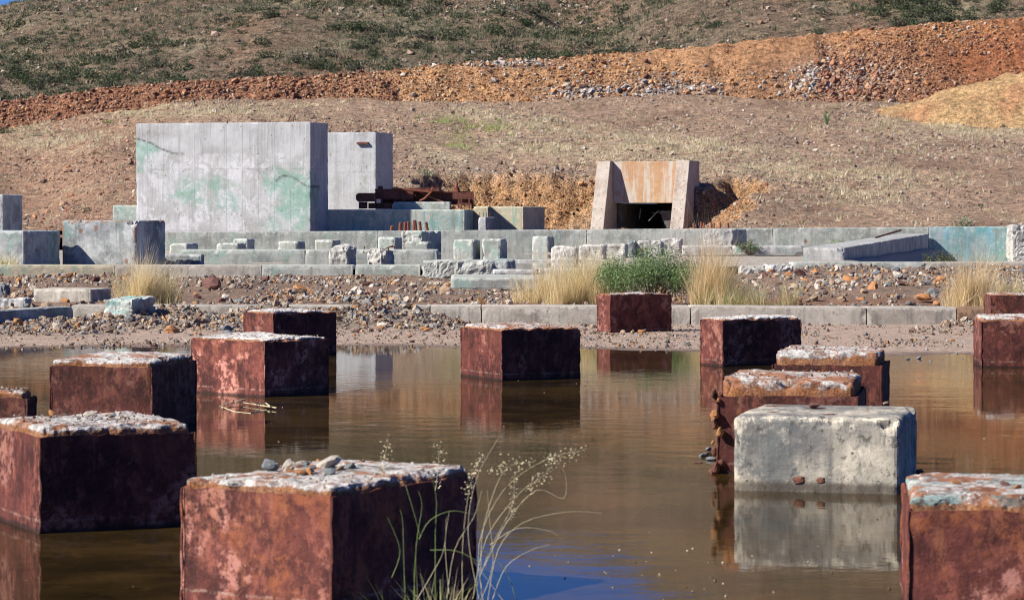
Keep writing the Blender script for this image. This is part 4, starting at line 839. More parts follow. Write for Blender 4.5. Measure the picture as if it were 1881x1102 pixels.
    for (px, l, lean) in ((528, .28, .12), (538, .3, .05), (418, .08, 0), (487, .08, 0), (496, .08, 0)):
        X = X_(px, 105.9)-cx; Y = 105.9-cy; lx = math.cos(-a)*X-math.sin(-a)*Y; ly = math.sin(-a)*X+math.cos(-a)*Y
        tube([(lx, ly, zt-.05), (lx+lean*.3, ly-lean, zt+l)], .022, 'rebar', 'bar', t, 6)
    (cx, cy), w, d, a = solve(690, 113, 585, 722, 75); zt = 5.26
    V, Q = rough_box(w, d, .5, zt, .08, .018, .04, 0, 15, 5); z = 0*V[:, 0]
    t = thing('concrete_pier', 'tall grey pier right of the largest wall with a stub beam near its top', 'pier', (cx, cy, 0), a)
    obj('pier_body', mesh_np('pier_body', V, Q, m, {'pat': ('FLOAT', z+.35), 'teal': ('FLOAT', z), 'grime': ('FLOAT', .5*np.exp(-((V[:, 1]+d*.28)/.22)**2)*(V[:, 2] > 1)), 'pale': ('FLOAT', np.clip(.5+fbm3(V[:, 0], V[:, 1], V[:, 2], 3, 3), 0, 1)*.8), 'crk': ('FLOAT', z)}), t)
    V, Q = rough_box(.14, .5, zy(265, 113)-.0, zy(261, 113), .05, .01, .0, 0, 3); obj('stub_beam', mesh_np('stub_beam', V+np.array([-w/2-.06, -d/2+.55, 0]), Q, M['frame']), t)
    tube([(-.0, -d/2+.6, zt-.05), (.0, -d/2+.6, zt+.38)], .025, 'rebar', 'bar', t, 6); tube([(0, -d/2+.9, zt-.05), (0, -d/2+.9, zt+.12)], .025, 'rebar', 'bar', t, 6)
bigwall()
cblock('plinth', 'long copper-green plinth carrying the rusty machine frame, left half in shadow', 'plinth', 853, 106.4, 584, 877, 85, 385, .5, 'blueg', .02, .03, 0, .08)
cblock('concrete_block', 'yellowed block right of the long plinth with a dark right side', 'concrete block', 961, 109, 868, 1001, 72, 379.5, .5, 'concsand', .03, .05, 0, .08)
o, ii = cblock('concrete_block', 'small purple-grey block with upright bars in front of the yellowed one', 'concrete block', 892, 105.6, 878, 911, 72, 399, .5, 'block', .03, .05, 0, .07)
for i in range(4): tube([(-.1+.0*i, -ii[3]/2-.0+.1+.14*i-.1, ii[5]-.02), (-.1, -ii[3]/2+.14*i, ii[5]+.18)], .014, 'rebar', 'bar', o, 5)
def pxz(px, y, D, cx, cy, z0=0): return (X_(px, D)-cx, D-cy, zy(y, D)-z0)
def frame():
    D = 108.6; cx, cy = X_(765, D), D; zb = zy(383.5, D); t = thing('machine_frame', 'rusty steel machine bed of beams, posts and a bent pipe on the long plinth', 'machine frame', (cx, cy, 0), 0)
    def beam(name, p1, p2, ya, yb, d0, d1, m='frame'):
        x0, x1 = X_(p1, D)-cx, X_(p2, D)-cx; z1, z0 = zy(ya, D), zy(yb, D)
        V, Q = boxgrid(lin(x0, x1, 2), np.array([d0, d1]), np.array([z0, z1])); return obj(name, mesh_np(name, V, Q, M[m]), t)
    # girder with flanges and web
    beam('girder_flange', 700, 869, 352, 354, -.2, .25); beam('girder_web', 702, 868, 354, 374, .0, .03); beam('girder_flange', 700, 869, 374, 376, -.2, .25)
    beam('top_plate', 690, 807, 347.5, 351.8, -.6, -.1); beam('top_plate', 720, 807, 345.5, 347.2, -.3, .3)
    beam('side_plate', 692, 760, 352, 366, -.62, -.58)
    # end channel with cut corner
    x0, x1, x2 = X_(656, D)-cx, X_(660, D)-cx, X_(689, D)-cx; za, zc = zy(355, D), zy(371, D); e = .08
    P = [(x1, zc), (x2, zc), (x2, za), (x1, za), (x0, za-e), (x0, zc+e)]; V = [(p[0], -.8, p[1]) for p in P]+[(p[0], -.3, p[1]) for p in P]
    me = bpy.data.meshes.new('end_channel'); me.from_pydata(V, [], [tuple(range(6)), tuple(range(11, 5, -1))]+[(i, i+6, (i+1) % 6+6, (i+1) % 6) for i in range(6)]); me.materials.append(M['frame']); obj('end_channel', me, t)
    beam('base_box', 661, 676, 371.4, 383.6, -.75, -.35); beam('base_box', 678, 720, 373, 383.6, -.6, .1, 'pipe'); beam('base_box', 722, 756, 366, 383.6, -.1, .5)
    for p in (690, 701, 842, 846.5, 861): beam('post', p, p+3, 353 if p < 800 else 364, 383.6, -.72, -.62)
    beam('end_plate', 866.5, 870, 353, 383.6, -.6, .6); beam('cross_plate', 832, 866, 354, 366, -.55, -.5)
    beam('bolt_block', 695, 704, 342, 347.3, -.45, -.25); beam('bolt_block', 722, 732, 343, 345.2, -.2, .1)
    def P3(px, y, o): return (X_(px, D)-cx, o, zy(y, D))
    tube([P3(728, 347, -.75), P3(760, 350, -.75), P3(790, 353.5, -.75), P3(795, 349, -.75), P3(796, 344, -.75)], .04, 'bent_pipe', 'pipe', t)
    tube([P3(794, 352, -.76), P3(781, 365, -.76), P3(772, 369.5, -.7)], .04, 'bent_pipe', 'pipe', t)
    tube([P3(770, 352, -.4), P3(815, 372, -.4)], .05, 'brace', 'frame', t); tube([P3(738, 354, -.66), P3(744, 369, -.66)], .06, 'brace', 'frame', t)
    tube([P3(841, 353, -.3), P3(838, 345, -.3)], .11, 'pipe_stub', 'pipe', t, 9); tube([P3(838, 346, -.3), P3(840, 336, -.3)], .055, 'pipe_stub', 'pipe', t, 9)
    for p in (745, 752, 760): tube([P3(p, 354, -.5), P3(p+5, 362, -.6)], .03, 'bolt', 'frame', t, 6)
frame()
cblock('concrete_block', 'small grey-green concrete pad under the machine frame', 'concrete block', 826, 107.6, 722, 832, 86, 371, 2.0, 'concg', .03, .06, 0, .06, LR=.8)
for i, (p, l, h) in enumerate([(718, .6, .18), (734, .3, .3), (743, .2, .3), (750, .0, .32), (760, .1, .38), (765, -.35, .34), (773, -.3, .32), (786, -.5, .3)]):
    D = 98.25; z0 = fw(p)-.1; x0 = X_(p, D); tube([(x0, D, z0), (x0+l*.5*h*(.9), D-.05, z0+.1+h)], .055, 'pipe_stub', 'pipe', n=10, label='rusty pipe stub leaning on top of the far wall below the machine plinth', cat='pipe', group='pipe stubs left of the tunnel')
for i, p in enumerate([1275, 1288, 1292, 1307, 1311, 1322, 1338]):
    D = 98.25; z0 = fw(p)-.1; x0 = X_(p, D); tube([(x0, D, z0), (x0+.02*(i % 3-1), D, z0+.3+.04*(i % 2))], .04, 'pipe_stub', 'pipe', n=8, label='short rusty stub standing on the far wall right of the tunnel', cat='pipe', group='pipe stubs right of the tunnel')
# rust blots on the far wall and second wall (iron plates left in the concrete)
# ------------------------------------------------------------------ tunnel portal
def portal():
    al = -math.radians(20); ox, oy = X_(1183, 123.2), 123.2; t = thing('tunnel_portal', 'concrete tunnel portal with two sloping buttresses and an ochre-stained headwall', 'tunnel portal', (ox, oy, 0), al)
    Wd, tp, zt, zl = 4.36, .62, 4.27, 2.36
    def ext(name, prof, x0, x1, m, st=.12, seed=0):
        xs = lin(x0, x1, .3); V = []; Fc = []
        # profile (y,z) polygon extruded along x
        n = len(prof)
        for x in (x0, x1): V += [(x, p[0], p[1]) for p in prof]
        Fc = [tuple(range(n)), tuple(range(2*n-1, n-1, -1))]+[((i+1) % n, i, i+n, (i+1) % n+n) for i in range(n)]
        import bmesh
        b = bmesh.new(); vs = [b.verts.new(v) for v in V]; [b.faces.new([vs[i] for i in f]) for f in Fc]; bmesh.ops.recalc_face_normals(b, faces=b.faces[:])
        bmesh.ops.bevel(b, geom=b.edges[:], offset=.025, segments=2, affect='EDGES', profile=.6)
        me = bpy.data.meshes.new(name); b.to_mesh(me); b.free(); me.materials.append(M[m]); return obj(name, me, t)
    prof = [(-1.32, .4), (-1.25, .9), (-.12, zt), (1.5, zt), (1.5, .4)]
    pb = [ext('buttress', prof, -Wd/2, -Wd/2+tp, 'ochreg'), ext('buttress', prof, Wd/2-tp, Wd/2, 'ochreg')]
    ix0, ix1 = -Wd/2+tp+.004, Wd/2-tp-.004
    ext('headwall', [(.25, zl), (.25, zt-.03), (.75, zt-.03), (.75, zl)], ix0, ix1, 'ochre')
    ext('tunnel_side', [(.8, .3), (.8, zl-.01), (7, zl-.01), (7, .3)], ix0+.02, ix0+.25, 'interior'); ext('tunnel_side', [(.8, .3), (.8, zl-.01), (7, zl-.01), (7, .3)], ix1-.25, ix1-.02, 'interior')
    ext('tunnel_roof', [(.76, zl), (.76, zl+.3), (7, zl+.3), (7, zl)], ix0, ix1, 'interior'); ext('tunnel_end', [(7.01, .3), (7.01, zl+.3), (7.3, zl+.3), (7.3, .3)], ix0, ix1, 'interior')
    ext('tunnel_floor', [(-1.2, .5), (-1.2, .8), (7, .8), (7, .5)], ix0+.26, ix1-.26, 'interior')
    # bolts in the buttress face
    for s in (0, 1):
        for k in range(7):
            for e in (.12, .45):
                zz = 1.25+k*.42; yy = -1.25+(zz-.9)/(zt-.9)*1.13; x = (-Wd/2 if s == 0 else Wd/2-tp)+e
                if s == 0 and k > 2: continue
                tube([(x, yy-.015, zz), (x, yy+.05, zz+.0)], .022, 'bolt_hole', 'bar', t, 6)
    # torn wire mesh
    xa, xb = .55, ix1-.02; z0, z1 = .85, 2.02; V = []; Fc = []; n = 0; y = .95; wd = .006
    def strip(a, b):
        nonlocal n
        d = Vector((b[0]-a[0], 0, b[1]-a[1])).normalized(); p = Vector((-d.z, 0, d.x))*wd
        for q in (a, b):
            v = Vector((q[0], y, q[1])); V.extend([v+p, v-p])
        Fc.append((n, n+1, n+3, n+2)); n += 4
    def lim(z): return xa-.35+(z1-z)*.45+.2                     # torn left edge
    stp = .075
    for sgn in (1, -1):
        c = -3.0
        while c < 5:
            pts = []
            for q in np.linspace(0, 1, 24):
                z = z0+(z1-z0)*q; x = c+sgn*(z-z0)
                if x > lim(z) and x < xb: pts.append((x, z))
            if len(pts) > 1: strip(pts[0], pts[-1])
            c += stp
    me = bpy.data.meshes.new('wire_mesh'); me.from_pydata(V, [], Fc); me.materials.append(M['wire']); obj('wire_mesh', me, t)
    tube([(lim(z1)-.45, y-.05, 1.55), (lim(z1), y-.05, z1)], .022, 'loose_bar', 'wire', t, 6); tube([(lim(z1)-.3, y, z1-.12), (xb, y, z1-.0)], .014, 'mesh_rail', 'wire', t, 6)
    tube([(ix0+.95, y+.3, 1.65), (ix0+1.0, y+.3, 2.1)], .02, 'loose_bar', 'wire', t, 6)
M['wire'] = mat_flat('galvanised_wire', (.3, .3, .29), (.2, .18, .16), 10)
portal()

# ------------------------------------------------------------------ plants
def blades(n, h, spread, lean, wid, cols, seed, seg=3, curve=1.0, wind=(0, 0)):
    r = np.random.default_rng(seed); V = []; C = []; Fc = []
    a = r.uniform(0, 6.283, n); rad = spread*np.sqrt(r.uniform(0, 1, n))*.5; x0 = np.cos(a)*rad; y0 = np.sin(a)*rad
    hh = h*r.uniform(.45, 1.05, n); dirn = a+r.normal(0, .6, n); ln = lean*r.uniform(.1, 1, n)
    cc = np.array(cols)[r.integers(0, len(cols), n)]*r.uniform(.75, 1.2, (n, 1)); tw = r.uniform(0, 3.14, n)
    ts = np.linspace(0, 1, seg+1)
    for j, t in enumerate(ts):
        hx = x0+np.cos(dirn)*ln*hh*t**1.7*curve+wind[0]*hh*t**1.5; hy = y0+np.sin(dirn)*ln*hh*t**1.7*curve+wind[1]*hh*t**1.5; hz = hh*(t-.25*ln*t**2)
        w = wid*(1-t*.92)
        V.append(np.stack([hx-np.cos(tw)*w, hy-np.sin(tw)*w, hz], 1)); V.append(np.stack([hx+np.cos(tw)*w, hy+np.sin(tw)*w, hz], 1)); C += [cc, cc]
    V = np.stack(V, 1).reshape(-1, 3); C = np.stack(C, 1).reshape(-1, 3); k = (seg+1)*2
    base = (np.arange(n)*k)[:, None, None]; q = np.array([[2*j, 2*j+1, 2*j+3, 2*j+2] for j in range(seg)])[None]
    return V, (base+q).reshape(-1, 4), C
STRAW = [(.84, .7, .42), (.76, .62, .36), (.88, .78, .53), (.62, .5, .28)]; GRS = [(.2, .25, .08), (.28, .3, .12), (.35, .34, .16)]; TAWNY = [(.66, .48, .28), (.72, .55, .35), (.58, .4, .22)]
def join3(parts):
    V = []; Fc = []; C = []; o = 0
    for v, f, c in parts: V.append(v); Fc.append(f+o); C.append(c); o += len(v)
    return np.concatenate(V), np.concatenate(Fc), np.concatenate(C)
def tuft(n, h, spread, lean, wid, cols, seed, dx=0, dy=0, sub=9):
    r = random.Random(seed); out = []
    for k in range(sub):
        f = r.uniform(.45, 1.05)
        out.append(bl(max(20, n//sub), h*f, spread*.28, lean*r.uniform(.6, 1.7), wid*r.uniform(.7, 1.1), cols, seed*31+k, dx+r.gauss(0, spread*.3), dy+r.gauss(0, spread*.25), wind=(r.gauss(.05, .12), r.gauss(0, .1))))
    out.append(bl(max(12, n//40), h*1.18, spread*.6, lean*1.2, wid*.8, cols, seed*31+77, dx, dy)); return out
def clump(label, px, D, parts, cat='grass clump', name='grass_clump', z=None):
    V, Fc, C = join3(parts); V[:, 2] *= 1.28; x = X_(px, D); zz = float(gz(x, D)) if z is None else z
    return obj(name, mesh_np(name, V, Fc, M['grass'], {'col': ('FLOAT_COLOR', C)}), loc=(x, D, zz-.03), label=label, cat=cat)
def bl(n, h, spread, lean, wid, cols, seed, dx=0, dy=0, **k):
    V, Fc, C = blades(n, h, spread, lean, wid, cols, seed, **k); return V+np.array([dx, dy, 0]), Fc, C
clump('dense yellow dry grass clump left of the green bush', 1050, 49, tuft(2400, 1.1, 1.0, .6, .0042, STRAW, 1, sub=16)+tuft(900, .8, 1.0, .7, .004, STRAW, 2, -.35)+tuft(700, 1.1, .8, .5, .004, STRAW+GRS, 3, .3)+tuft(400, .4, 1.2, .9, .004, GRS+TAWNY, 4, -.2))
clump('low wispy dry grass left of the dense yellow clump', 985, 49.5, tuft(500, .4, .7, .9, .004, STRAW+TAWNY, 5))
clump('tall tawny grass rising to the far wall right of the green bush', 1306, 47.6, tuft(1200, 1.25, .55, .45, .0038, TAWNY+STRAW, 6)+tuft(420, 1.62, .6, .4, .0032, STRAW+TAWNY, 7, .02, sub=7)+tuft(900, .75, .8, .6, .004, STRAW+GRS, 8, .15))
clump('pinkish dry stems standing behind the green bush', 1265, 50.5, tuft(420, 1.45, 1.0, .3, .0032, [(.66, .45, .33), (.72, .54, .4)], 9))
clump('sparse greenish grass tuft at the right foot of the tall tawny grass', 1375, 47.2, tuft(1100, .62, .9, .9, .0038, STRAW+GRS, 10)+tuft(500, .4, 1.0, 1.0, .0038, GRS+TAWNY, 11, .35))
clump('golden dry grass in front of the second wall at the left', 270, 47.5, tuft(1600, 1.0, .6, .5, .0042, STRAW, 12, sub=12)+tuft(500, .8, .9, .6, .004, STRAW+GRS, 13)+[bl(40, .25, .5, 1.4, .005, STRAW, 14, .3, -.4)])
clump('golden grass clump before the right end of the second wall', 1782, 47, tuft(1400, 1.0, .6, .55, .0042, TAWNY+STRAW, 15, sub=12)+tuft(700, .6, .9, .8, .004, STRAW, 16)+tuft(400, .3, .9, 1.1, .004, TAWNY, 17))
clump('low grey-green weeds at the right edge by the golden grass', 1858, 50, tuft(600, .4, 1.0, 1.0, .006, [(.25, .27, .14), (.35, .3, .18), (.2, .18, .1)], 18)+tuft(400, .6, .6, .6, .004, STRAW, 19, -.1))
clump('faint yellow weed against the square block at the left edge', 8, 63.6, tuft(300, .4, .6, .7, .006, STRAW+GRS, 20), z=.6)
def bush(name, label, px, D, w, h, nleaf, leaf, cols, seed, nst=26, depth=None, z=None, cat='bush', flat=1.0, lab=True):
    r = np.random.default_rng(seed); depth = depth or w*.8; V = []; Fc = []; C = []
    x = X_(px, D); zz = float(gz(x, D)) if z is None else z
    t = thing(name, label, cat, (x, D, zz-.03), 0)
    tips = []; SV = []; SF = []; so = 0
    for i in range(nst):
        a = r.uniform(0, 6.283); rr = math.sqrt(r.uniform(0, 1)); tip = np.array([math.cos(a)*rr*w/2, math.sin(a)*rr*depth/2, h*(.55+.45*r.uniform())*(1-.35*rr**2)]); mid = tip*np.array([.45, .45, .55])
        tips.append((mid, tip)); pts = [np.zeros(3), mid, tip]
        for j in range(2):
            p, q = pts[j], pts[j+1]; wd = .012*(1-j*.5); 
            for s_ in ((wd, 0, 0), (0, wd, 0)):
                s_ = np.array(s_); SV += [p-s_, p+s_, q+s_*.5, q-s_*.5]; SF.append((so, so+1, so+2, so+3)); so += 4
    obj('stem', mesh_np('stem', np.array(SV), SF, M['twig']), t)
    k = r.integers(0, nst, nleaf); q = r.beta(2.2, 1.1, nleaf)
    mids = np.array([m for m, _ in tips])[k]; tp = np.array([p for _, p in tips])[k]
    P = mids*(1-q[:, None])+tp*q[:, None]+r.normal(0, 1, (nleaf, 3))*np.array([.062, .062, .045])*w
    P[:, 2] = np.abs(P[:, 2]*1.0)+.02; keep = (P[:, 0]/(w*.6))**2+(P[:, 1]/(depth*.7))**2+(P[:, 2]/(h*1.15))**2 < 1; P = P[keep]; n = len(P)
    u = r.normal(size=(n, 3)); u /= np.linalg.norm(u, axis=1, keepdims=True); v = np.cross(u, r.normal(size=(n, 3))); v /= np.linalg.norm(v, axis=1, keepdims=True); s = leaf*r.uniform(.6, 1.3, (n, 1))
    V = np.stack([P-u*s, P+v*s*.5, P+u*s, P-v*s*.5], 1).reshape(-1, 3); Fq = np.arange(4*n).reshape(n, 4)
    clus = (fbm3(P[:, 0]*4/w+seed, P[:, 1]*4/w, P[:, 2]*4/w, 2, seed)*.25+1)[:, None]
    cc = np.array(cols)[r.integers(0, len(cols), n)]*r.uniform(.7, 1.25, (n, 1))*clus
    obj('foliage', mesh_np('foliage', V, Fq, M['leaf'], {'col': ('FLOAT_COLOR', np.repeat(cc, 4, 0))}), t)
    return t
M['twig'] = mat_flat('dry_twig', (.2, .15, .1), (.12, .09, .06), 20)
GREEN = [(.12, .19, .07), (.17, .25, .1), (.09, .15, .055), (.24, .3, .15)]
bush('green_bush', 'leafy green bush behind the rusty block on the shore', 1197, 48.3, 2.0, 1.12, 20000, .018, GREEN, 31, 52, 1.3)
bush('small_shrub', 'sprawling dark shrub in the shaded corner below the turquoise wall', 1722, 78, 1.1, .7, 1100, .03, [(.12, .14, .07), (.08, .1, .05)], 32, 20, z=.14)
bush('small_shrub', 'low olive shrub in front of the far wall behind the tall grass', 1378, 80, .9, .55, 900, .03, [(.12, .16, .07), (.09, .12, .05)], 33, 20, z=.6)
bush('small_shrub', 'pale green weed growing on the far wall foot at the right', 1540, 92, .9, .6, 700, .035, [(.3, .36, .2), (.25, .3, .18)], 34, 20, z=.45)
# hillside tufts: uncountable
def tufts(name, n, ya, yb, dens, h, wid, nb, cols, label, pa=-130, pb=2010):
    x, y, z, px = scatter(n, ya, yb, dens, pa, pb); var = []
    for k in range(8):
        V, Fc, C = blades(nb, 1.0, .9, .8, wid/h, [(1, 1, 1)], 300+k, seg=1); var.append((V, Fc))
    c = np.array(cols)[rng.integers(0, len(cols), len(x))]*rng.uniform(.75, 1.2, (len(x), 1)); s = h*rng.uniform(.5, 1.3, len(x))
    return merged(name, var, np.stack([x, y, z-.02], 1), s, c, M['grass'], .1, label=label, cat='grass')
tufts('dry_grass', 44000, 110, 160, lambda p, v, x, y: np.clip(grass_w(p, v)*1.0, 0, 1)*np.clip(.4+1.5*fbm2(x*.5, y*.5, 3, 95), .04, 1)*(z_nat_gap(x, y) < .3), .24, .02, 8, [(.7, .6, .4), (.6, .5, .33), (.75, .66, .46), (.46, .42, .25)], 'pale dry grass growing in bands over the hillside')
tufts('green_grass', 3500, 138, 156, lambda p, v, x, y: np.clip(np.exp(-((v-(220+(p-800)*.13))/7)**2)*sst(770, 800, p)*(1-sst(900, 960, p))+gsp(p, v, 840, 262, 30, 20)*.5, 0, 1)*np.clip(.7+fbm2(x, y, 3, 96), 0, 1), .24, .02, 8, [(.36, .42, .14), (.42, .45, .2)], 'yellow-green grass streak on the hillside right of the tall pier', 760, 980)
tufts('mountain_grass', 56000, 184, 330, lambda p, v, x, y: np.clip(.4+.9*fbm2(x*.1, y*.1, 4, 97), .03, 1), .42, .04, 5, [(.33, .28, .19), (.24, .22, .14), (.15, .17, .1), (.12, .14, .085)], 'dry grass between the shrubs of the mountainside')
# shrubs of the mountain
def shrubvar(seed, nl, leaf):
    r = np.random.default_rng(seed); nb = r.integers(3, 6); cen = r.uniform([-.6, -.6, .15], [.6, .6, .35], (nb, 3)); k = r.integers(0, nb, nl)
    d = r.normal(size=(nl, 3)); d /= np.linalg.norm(d, axis=1, keepdims=True); P = cen[k]+d*(r.uniform(.35, 1, (nl, 1))**.5)*np.array([.5, .5, .4]); P[:, 2] = np.abs(P[:, 2])
    u = r.normal(size=(nl, 3)); u /= np.linalg.norm(u, axis=1, keepdims=True); v = np.cross(u, r.normal(size=(nl, 3))); v /= np.linalg.norm(v, axis=1, keepdims=True); s = leaf*r.uniform(.6, 1.3, (nl, 1))
    return np.stack([P-u*s, P+v*s*.6, P+u*s, P-v*s*.6], 1).reshape(-1, 3), np.arange(4*nl).reshape(nl, 4)
SV_ = [shrubvar(400+i, 230, .09) for i in range(8)]; SVs = [shrubvar(500+i, 26, .2) for i in range(8)]
DG = [(.05, .07, .035), (.065, .085, .04), (.085, .1, .055), (.1, .11, .065), (.08, .08, .055)]
SM = []
for i, (V, Fc) in enumerate(SV_):
    for j in range(3):
        c = np.array(DG[(i+j*2) % 5])*1.0; SM.append(mesh_np('mountain_shrub', V, Fc, M['leaf'], {'col': ('FLOAT_COLOR', np.repeat(c*np.random.default_rng(i*7+j).uniform(.7, 1.3, (len(Fc), 1)), 4, 0))}))
x, y, z, px = scatter(80000, 186, 325, lambda p, v, x, y: np.clip(shrub_w(p, v)*.42*np.clip(.8+fbm2(x*.1, y*.1, 3, 99), .1, 2), 0, 1)*(v > -12), -20, 1900)
idx = np.arange(len(x)); sz = .25+.55*rng.beta(1.4, 4, len(x))
big_i = idx[np.argsort(-(sz/y))][:290]
for n_i, i in enumerate(big_i):
    o = bpy.data.objects.new('mountain_shrub', SM[R.randrange(len(SM))]); o.location = (x[i], y[i], z[i]-.05); s = sz[i]*1.45
    o.scale = (s*R.uniform(.9, 1.4), s*R.uniform(.9, 1.3), s*R.uniform(.95, 1.35)); o.rotation_euler = (0, 0, R.uniform(0, 6.28))
    pi_ = float(pxc(x[i], y[i])); vi = float(yimg(x[i], y[i], z[i])); rel = float(yc_(pi_))-vi
    reg = ('above the left end of the bank' if pi_ < 330 else 'on the slope above the largest wall' if pi_ < 620 else 'on the slope left of the gully' if pi_ < 930 else 'in the dense green gully' if pi_ < 1190 else 'on the open slope right of the gully' if pi_ < 1560 else 'above the right end of the bank')
    hi_ = 'just behind the bank' if rel < 28 else 'midway up' if rel < 75 else 'near the top'; wh = 'big' if s > .75 else 'small'
    link(o, None, f'{wh} dark desert shrub {reg}, {hi_}', 'shrub', f'{wh} shrubs {reg}, {hi_}')
rest = np.setdiff1d(idx, big_i)[:13500]
c = np.array(DG)[rng.integers(0, 5, len(rest))]*rng.uniform(.7, 1.2, (len(rest), 1))
merged('mountain_scrub', SVs, np.stack([x[rest], y[rest], z[rest]-.03], 1), sz[rest]*.82, c, M['leaf'], .1, label='smaller scrub and bushes filling the mountainside', cat='scrub')
# single plants on the hillside
def on_ray(p, yy, ya=110, yb=160):
    Y = np.linspace(ya, yb, 800); X = X_(p, Y); v = yimg(X, Y, gz(X, Y)); i = int(np.argmax(v <= yy)); return float(X[i]), float(Y[i])
for (p, yy, s, c, lb) in [(1519, 231, .0, 'g', 'tall thin green plant alone on the hillside below the grey rock patch'), (199, 226, .35, 'b', 'small bright green shrub on the slope above the left end of the largest wall'), (12, 245, .55, 'd', 'dark round shrub at the left edge of the hillside'), (70, 250, .4, 'd2', 'grey-green low shrub right of the dark round one'),
     (1772, 415, .6, 'd2', 'grey-green shrub just behind the turquoise wall at the right'), (1797, 380, .28, 'd', 'small dark green tuft on the right of the hillside'), (766, 218, .25, 'b', 'small green sprig on the slope right of the tall pier'), (780, 322, .5, 'd2', 'pale sage shrub on the slope right of the tall pier'), (160, 388, .3, 'd', 'small dark shrub low on the slope left of the largest wall'), (1609, 325, .25, 'd', 'small grey shrub on the bare right slope')]:
    X, Y = on_ray(p, yy)
    if c == 'g':
        V, Fc, C = blades(60, .95, .12, .35, .014, [(.16, .3, .1), (.22, .36, .14)], 60); obj('hillside_plant', mesh_np('hillside_plant', V, Fc, M['grass'], {'col': ('FLOAT_COLOR', C)}), loc=(X, Y, float(gz(X, Y))), label=lb, cat='plant'); continue
    V, Fc = shrubvar(int(p), 260, .08); cc = {'b': (.14, .24, .06), 'd': (.07, .09, .045), 'd2': (.24, .26, .16)}[c]
    cc = np.repeat(np.array(cc)*np.random.default_rng(3).uniform(.7, 1.3, (len(Fc), 1)), 4, 0)
    o = obj('hillside_shrub', mesh_np('hillside_shrub', V, Fc, M['leaf'], {'col': ('FLOAT_COLOR', cc)}), loc=(X, Y, float(gz(X, Y))-.03), label=lb, cat='shrub'); o.scale = (s, s, s)
# notable stones on the bank and slope
for (p, yy, s, m, lb) in [(1031, 128, .22, 'r_pale', 'cream boulder high on the orange bank'), (1186, 115, .22, 'r_red', 'dark flat boulder near the top of the orange bank'), (228, 232, .14, 'r_pale', 'white stone on the slope above the largest wall'), (230, 203, .1, 'r_pale', 'small white stone at the edge of the dark bank at the left'),
   (1780, 52, .2, 'r_pale', 'pale boulder near the top right of the bank'), (1515, 350, .17, 'r_tan', 'brown stone with a shadow on the bare right slope'), (148, 300, .15, 'r_pale', 'pale stone midway up the slope left of the largest wall'), (126, 308, .14, 'r_or', 'yellow stone beside the pale one on the left slope'), (1788, 168, .2, 'r_pale', 'white stone on top of the red spoil at the right')]:
    X, Y = on_ray(p, yy, 110, 176); stone(X, Y, s, m, lb)
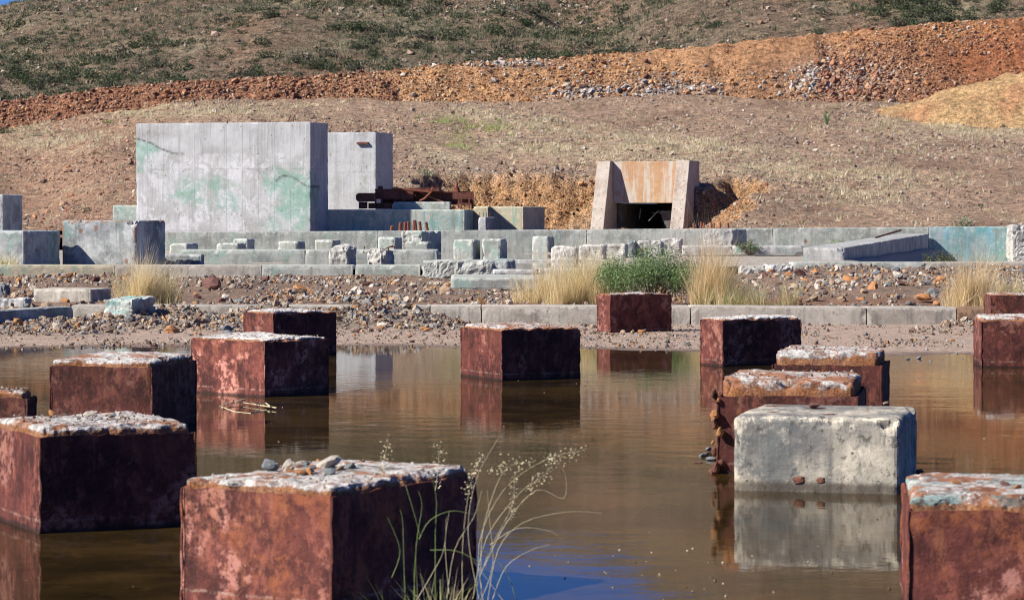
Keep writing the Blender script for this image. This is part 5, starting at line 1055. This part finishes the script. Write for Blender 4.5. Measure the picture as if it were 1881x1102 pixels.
# foreground grass beside the centre block
def foreground_grass():
    bx, D = X_(862, 11.9), 11.9; t = thing('foreground_grass', 'wispy seeding grass growing beside the centre foreground block', 'grass', (bx, D, 0))
    r = random.Random(5)
    def W3(px, py, dd=0): return (X_(px, D+dd)-bx, dd, zy(py, D+dd))
    def stem(pts, r0, m, dd): 
        P = [W3(px, py, dd) for px, py in pts]; out = []
        for i in range(len(P)-1):
            for k in range(4):
                q = k/4; p0 = P[max(i-1, 0)]; p1 = P[i]; p2 = P[i+1]; p3 = P[min(i+2, len(P)-1)]
                out.append(tuple(.5*((2*p1[a])+(-p0[a]+p2[a])*q+(2*p0[a]-5*p1[a]+4*p2[a]-p3[a])*q*q+(-p0[a]+3*p1[a]-3*p2[a]+p3[a])*q**3) for a in range(3)))
        out.append(P[-1]); n = len(out); tube(out, [r0*(1-.75*i/n) for i in range(n)], 'grass_stem', m, t, 5); return out
    S = [([(890, 1120), (880, 1000), (925, 900), (1000, 845), (1065, 828)], 'straw', 1), ([(885, 1110), (885, 990), (905, 910), (930, 860), (965, 848)], 'straw', 1), ([(880, 1100), (860, 980), (875, 880), (915, 805)], 'straw', 0),
      ([(870, 1090), (895, 985), (955, 905), (990, 880), (1015, 855)], 'straw', 1), ([(895, 1110), (915, 1010), (960, 960), (1040, 940), (1105, 942)], 'straw', 0), ([(900, 1000), (950, 970), (1010, 975), (1030, 990)], 'straw', 0),
      ([(890, 1040), (930, 960), (985, 900), (1035, 915), (1038, 870), (1020, 850)], 'straw', 0), ([(850, 1110), (850, 1000), (862, 900), (880, 845)], 'straw', 1), ([(820, 1110), (835, 1010), (870, 950), (885, 900)], 'straw', 0),
      ([(745, 1110), (742, 1030), (740, 960), (735, 935)], 'green', 0), ([(760, 1110), (765, 1000), (775, 930), (768, 900)], 'green', 0), ([(745, 890), (760, 940), (772, 985)], 'green', 0), ([(720, 1060), (735, 1010), (712, 950)], 'green', 0), ([(800, 1110), (800, 980), (802, 920), (795, 880)], 'green', 0),
      ([(770, 990), (790, 955), (830, 938), (870, 945)], 'green', 0), ([(790, 1010), (840, 1012), (890, 1040), (920, 1075)], 'green', 0), ([(760, 1110), (790, 1060), (815, 1010), (820, 950)], 'straw', 0), ([(825, 1090), (818, 1000), (825, 940)], 'straw', 0), ([(930, 1110), (900, 1070), (870, 1030)], 'straw', 0), ([(950, 1110), (935, 1060), (905, 1020), (880, 1010)], 'green', 0),
      ([(700, 900), (705, 850), (712, 815)], 'straw', 1), ([(800, 900), (805, 860), (806, 828)], 'straw', 1), ([(905, 1100), (930, 1040), (975, 1010), (1010, 1000)], 'straw', 0), ([(880, 1110), (905, 1040), (900, 960), (895, 900)], 'straw', 0), ([(868, 1100), (900, 1010), (940, 930), (945, 880)], 'straw', 1), ([(1640, 1102), (1640, 1060)], 'straw', 0)][:-1]
    for i, (pts, m, head) in enumerate(S):
        dd = r.uniform(-.25, .1) if pts[0][0] > 840 else r.uniform(-.35, -.15)
        if pts[0][0] in (700, 800) and head: dd = .9
        o = stem(pts, .0021 if m == 'green' else .0017, m, dd)
        if head:
            V = []; Fc = []; n = 0; tip = Vector(o[-1]); dr = (Vector(o[-1])-Vector(o[-4])).normalized()
            for q in range(150):
                b = r.uniform(-.16, .03); w = .035*(1-abs(b+.06)/.12*.6); p = tip+dr*b+Vector((r.gauss(0, w*.55), r.gauss(0, w*.55), r.gauss(0, w*.55)))
                s = r.uniform(.003, .006); u = Vector((r.gauss(0, 1), r.gauss(0, 1), r.gauss(0, 1))).normalized(); v = u.orthogonal().normalized()
                V += [p-u*s, p+v*s*.5, p+u*s, p-v*s*.5]; Fc.append((n, n+1, n+2, n+3)); n += 4
            me = bpy.data.meshes.new('seed_head'); me.from_pydata(V, [], Fc); me.materials.append(M['straw']); obj('seed_head', me, t)
    # matted blades at the foot
    V, Fc, C = join3([bl(60, .3, .25, .8, .004, STRAW, 71, -.1, -.2), bl(40, .36, .3, .7, .004, GRS, 72, -.2, -.3)])
    obj('blades', mesh_np('blades', V, Fc, M['grass'], {'col': ('FLOAT_COLOR', C)}), t)
M['straw'] = mat_flat('straw_stem', (.42, .35, .2), (.55, .48, .3), 30, .6); M['green'] = mat_flat('green_stem', (.12, .18, .05), (.2, .26, .09), 30, .6)
foreground_grass()
def twig():
    D = F*(H-.01)/(745-YH); bx = X_(455, D); t = thing('floating_twig', 'pale dry twig floating beside the pinkish block', 'twig', (bx, D, 0))
    for pts, zz in (([(404, 744), (425, 738), (445, 737), (470, 741), (508, 747)], .03), ([(404, 744), (430, 754), (460, 757), (490, 752)], .01), ([(432, 738), (444, 732), (452, 731)], .05), ([(470, 741), (488, 738), (496, 744)], .04)):
        tube([(X_(a, F*(H-zz)/(b-YH))-bx, F*(H-zz)/(b-YH)-D, zz-.01) for a, b in pts], .006, 'branch', 'straw', t, 5)
twig()

x = np.concatenate([rng.uniform(-5, 5, 170), rng.normal(.8, .5, 60)]); y = np.concatenate([rng.uniform(12, 35, 170), rng.normal(13.5, 1.2, 60)])
merged('floating_debris', RV0, np.stack([x, y, 0*x+.001], 1), rng.uniform(.003, .011, len(x)), pick(np.array([(.45, .38, .25), (.12, .09, .05), (.25, .2, .13)]), len(x)), M['stone'], .1, label='tiny straw and leaf bits floating on the pond', cat='debris')
